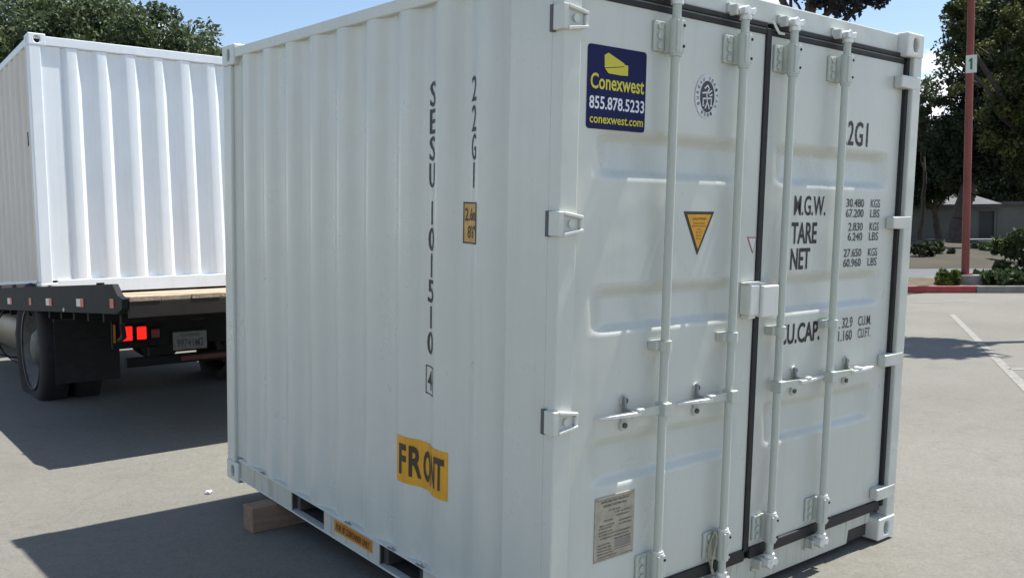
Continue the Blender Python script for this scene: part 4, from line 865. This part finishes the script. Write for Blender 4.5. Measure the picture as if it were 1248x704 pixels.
def gbase(x, d, z=0.0): p = at(x, 300, d); return (p.x, p.y, z)
def lb_(x, y, rx, rz, d): s = d / F; return (PX(x, y, d), (rx * s, rx * s, rz * s))
# big oak behind the truck
D1 = 44
tree('oak_tree', 'broad dense dark green oak crown rising behind the white container on the truck', gbase(90, D1), [lb_(95, 100, 125, 105, D1), lb_(10, 95, 110, 95, D1), lb_(185, 100, 95, 92, D1), lb_(-90, 120, 120, 100, D1), lb_(232, 122, 62, 80, D1)],
     760, 210, 0.135, OAK, 0.45, crad=(0.6, 1.15), shell=0.55)
# trees over the low building
D2 = 62
tree('shade_tree', 'tall dark tree with thick trunk in front of the low building beside the lamp post', gbase(1162, D2, 0.55), [lb_(1212, 95, 58, 95, D2), lb_(1182, 176, 52, 50, D2), lb_(1222, 30, 60, 80, D2), lb_(1228, 165, 55, 58, D2)],
     480, 150, 0.15, EVG, 0.55, fork=0.45, crad=(0.5, 1.1), shell=0.35, limbs=30)
D3 = 48
tree('leaning_tree', 'tree with open upper branches and yellow-green leaves at the edge of the lot', gbase(1292, D3), [lb_(1268, 90, 66, 100, D3), lb_(1240, 150, 36, 55, D3), lb_(1290, 180, 60, 60, D3), lb_(1176, 14, 24, 28, D3), lb_(1168, 75, 14, 40, D3)],
     260, 120, 0.135, leafmat('yellow_green_leaves', [(0.024, 0.036, 0.014), (0.05, 0.066, 0.02), (0.11, 0.125, 0.03)]), 0.4, fork=0.5, crad=(0.35, 0.8), shell=0.4, limbs=30)
D4 = 70
tree('twin_stem_tree', 'lower dark tree with thin paired stems between the container and the lamp post', gbase(1146, D4, 0.5), [lb_(1125, 186, 46, 36, D4), lb_(1145, 212, 36, 20, D4), lb_(1095, 196, 40, 40, D4), lb_(1118, 226, 40, 18, D4), lb_(1158, 226, 30, 16, D4)],
     330, 130, 0.16, EVG, 0.28, fork=0.3, crad=(0.5, 1.1), shell=0.3, limbs=14)
tree('thin_crowned_tree', 'sparse small-leaved tree with sky showing through, close to the container edge', gbase(1122, 66, 0.5), [lb_(1132, 122, 26, 34, 66), lb_(1118, 150, 22, 26, 66)],
     46, 60, 0.13, OAK, 0.16, fork=0.5, crad=(0.25, 0.6), shell=0.2, limbs=24)
D6 = 104
for px, lab in ((1105, 'far dark tree behind the low building, nearest the container edge'), (1172, 'far dark tree behind the low building, straight behind the lamp post'), (1236, 'far dark tree behind the low building, beyond its flat-roofed end')):
    tree('backdrop_tree', lab, gbase(px, D6, 0.5), [lb_(px, 205, 52, 48, D6), lb_(px + 22, 228, 40, 30, D6)], 150, 110, 0.26, EVG, 0.35, group='trees behind the low building', crad=(0.8, 1.6), shell=0.3, limbs=8)
# sprays of dark leaf hanging over the top edge behind the doors
D5 = 24
tree('dark_leaf_tree', 'dark-leaved tree with a purplish sky tint whose lowest sprays hang over the container roof', gbase(960, D5), [lb_(1000, -125, 135, 85, D5), lb_(930, -110, 95, 70, D5), lb_(985, -26, 36, 34, D5), lb_(1022, -20, 38, 38, D5), lb_(1066, -16, 24, 27, D5), lb_(1045, -45, 40, 40, D5)],
     760, 90, 0.08, SKYTINT, 0.22, fork=0.55, crad=(0.22, 0.45), shell=0.45, limbs=26)
# tree outside the frame whose crown throws the leaf shadow on the lot
u_ = sv / sv.z
def up_sun(x, y, h): p = G(x, y); return tuple(p + u_ * h)
tree('lot_tree', 'tree beside the lot whose crown shades the pavement by the doors', (15.2, 0.6, 0), [(up_sun(1085, 420, 9.6), (1.3, 1.3, 0.9)), (up_sun(1118, 415, 9.0), (0.5, 0.45, 0.5)), (up_sun(1135, 432, 9.0), (0.55, 0.25, 0.4)), (up_sun(1160, 430, 8.8), (0.35, 0.25, 0.3))],
     90, 40, 0.13, EVG, 0.14, fork=0.75, crad=(0.15, 0.32), shell=0.2, limbs=8)
# planting
def shrub(name, label, c, r, h, n, per, size, mt, group=None):
    c = Vector(c); root = tag(empty(name, c), label, 'shrub', group)
    cs = [np.array((c.x + RNG.normal() * r * 0.5, c.y + RNG.normal() * r * 0.5, c.z + h * (0.15 + 0.85 * RNG.random()))) for _ in range(n)]
    leaves('foliage', cs, [r * 0.32] * n, per, size, mt, root, c)
    mb = MB()
    for q in cs[:10]: mb.cyl(c - Vector((0, 0, 0.05)), q, 0.015, 0.006, 6, False)
    mb.build('stem', BARK, root, 0, 1, xf=Matrix.Translation(-c)); return root
def isl(px, n, z=0.16):
    r_ = ray(px, 345); t = (n - (CAM - K0).dot(kn)) / r_.dot(kn); p = CAM + r_ * t; return (p.x, p.y, z)
shrub('agave_clump', 'tall dark spiky bush at the right end of the planter', isl(1256, 1.6), 0.55, 1.35, 40, 60, 0.12, SHR)
shrub('low_shrub', 'pale green low shrub right of the lamp post base', isl(1213, 1.0), 0.50, 0.26, 26, 50, 0.09, SHR)
shrub('trailing_shrub', 'spreading grey-green ground shrub beside the tall spiky bush', isl(1232, 0.8), 0.5, 0.28, 22, 50, 0.09, SHR)
shrub('yellow_tuft', 'small yellow-green tuft at the foot of the lamp post', isl(1155, 0.75), 0.30, 0.32, 14, 40, 0.08, leafmat('tuft_leaves', [(0.06, 0.09, 0.02), (0.14, 0.17, 0.03)]))
shrub('base_shrub', 'dark leafy shrub wrapped round the lamp post base', isl(1168, 1.1), 0.36, 0.26, 18, 50, 0.10, SHR)
hl = isl(1120, 15.0)
for k, (px, n, h) in enumerate(((1120, 18.0, 0.7), (1136, 20.0, 0.8), (1205, 22.0, 0.6), (1225, 17.0, 0.9))):
    lab = ['dry low bush on the mulch bank close to the container edge', 'dark low bush on the mulch bank below the paired stems', 'sparse bush on the mulch bank below the dark door', 'green bush on the mulch bank above the trailing shrub'][k]
    shrub('bank_bush', lab, isl(px, n, 0.45), 0.6, h * 0.6, 20, 60, 0.10, SHR if k > 1 else EVG, 'bushes on the mulch bank')
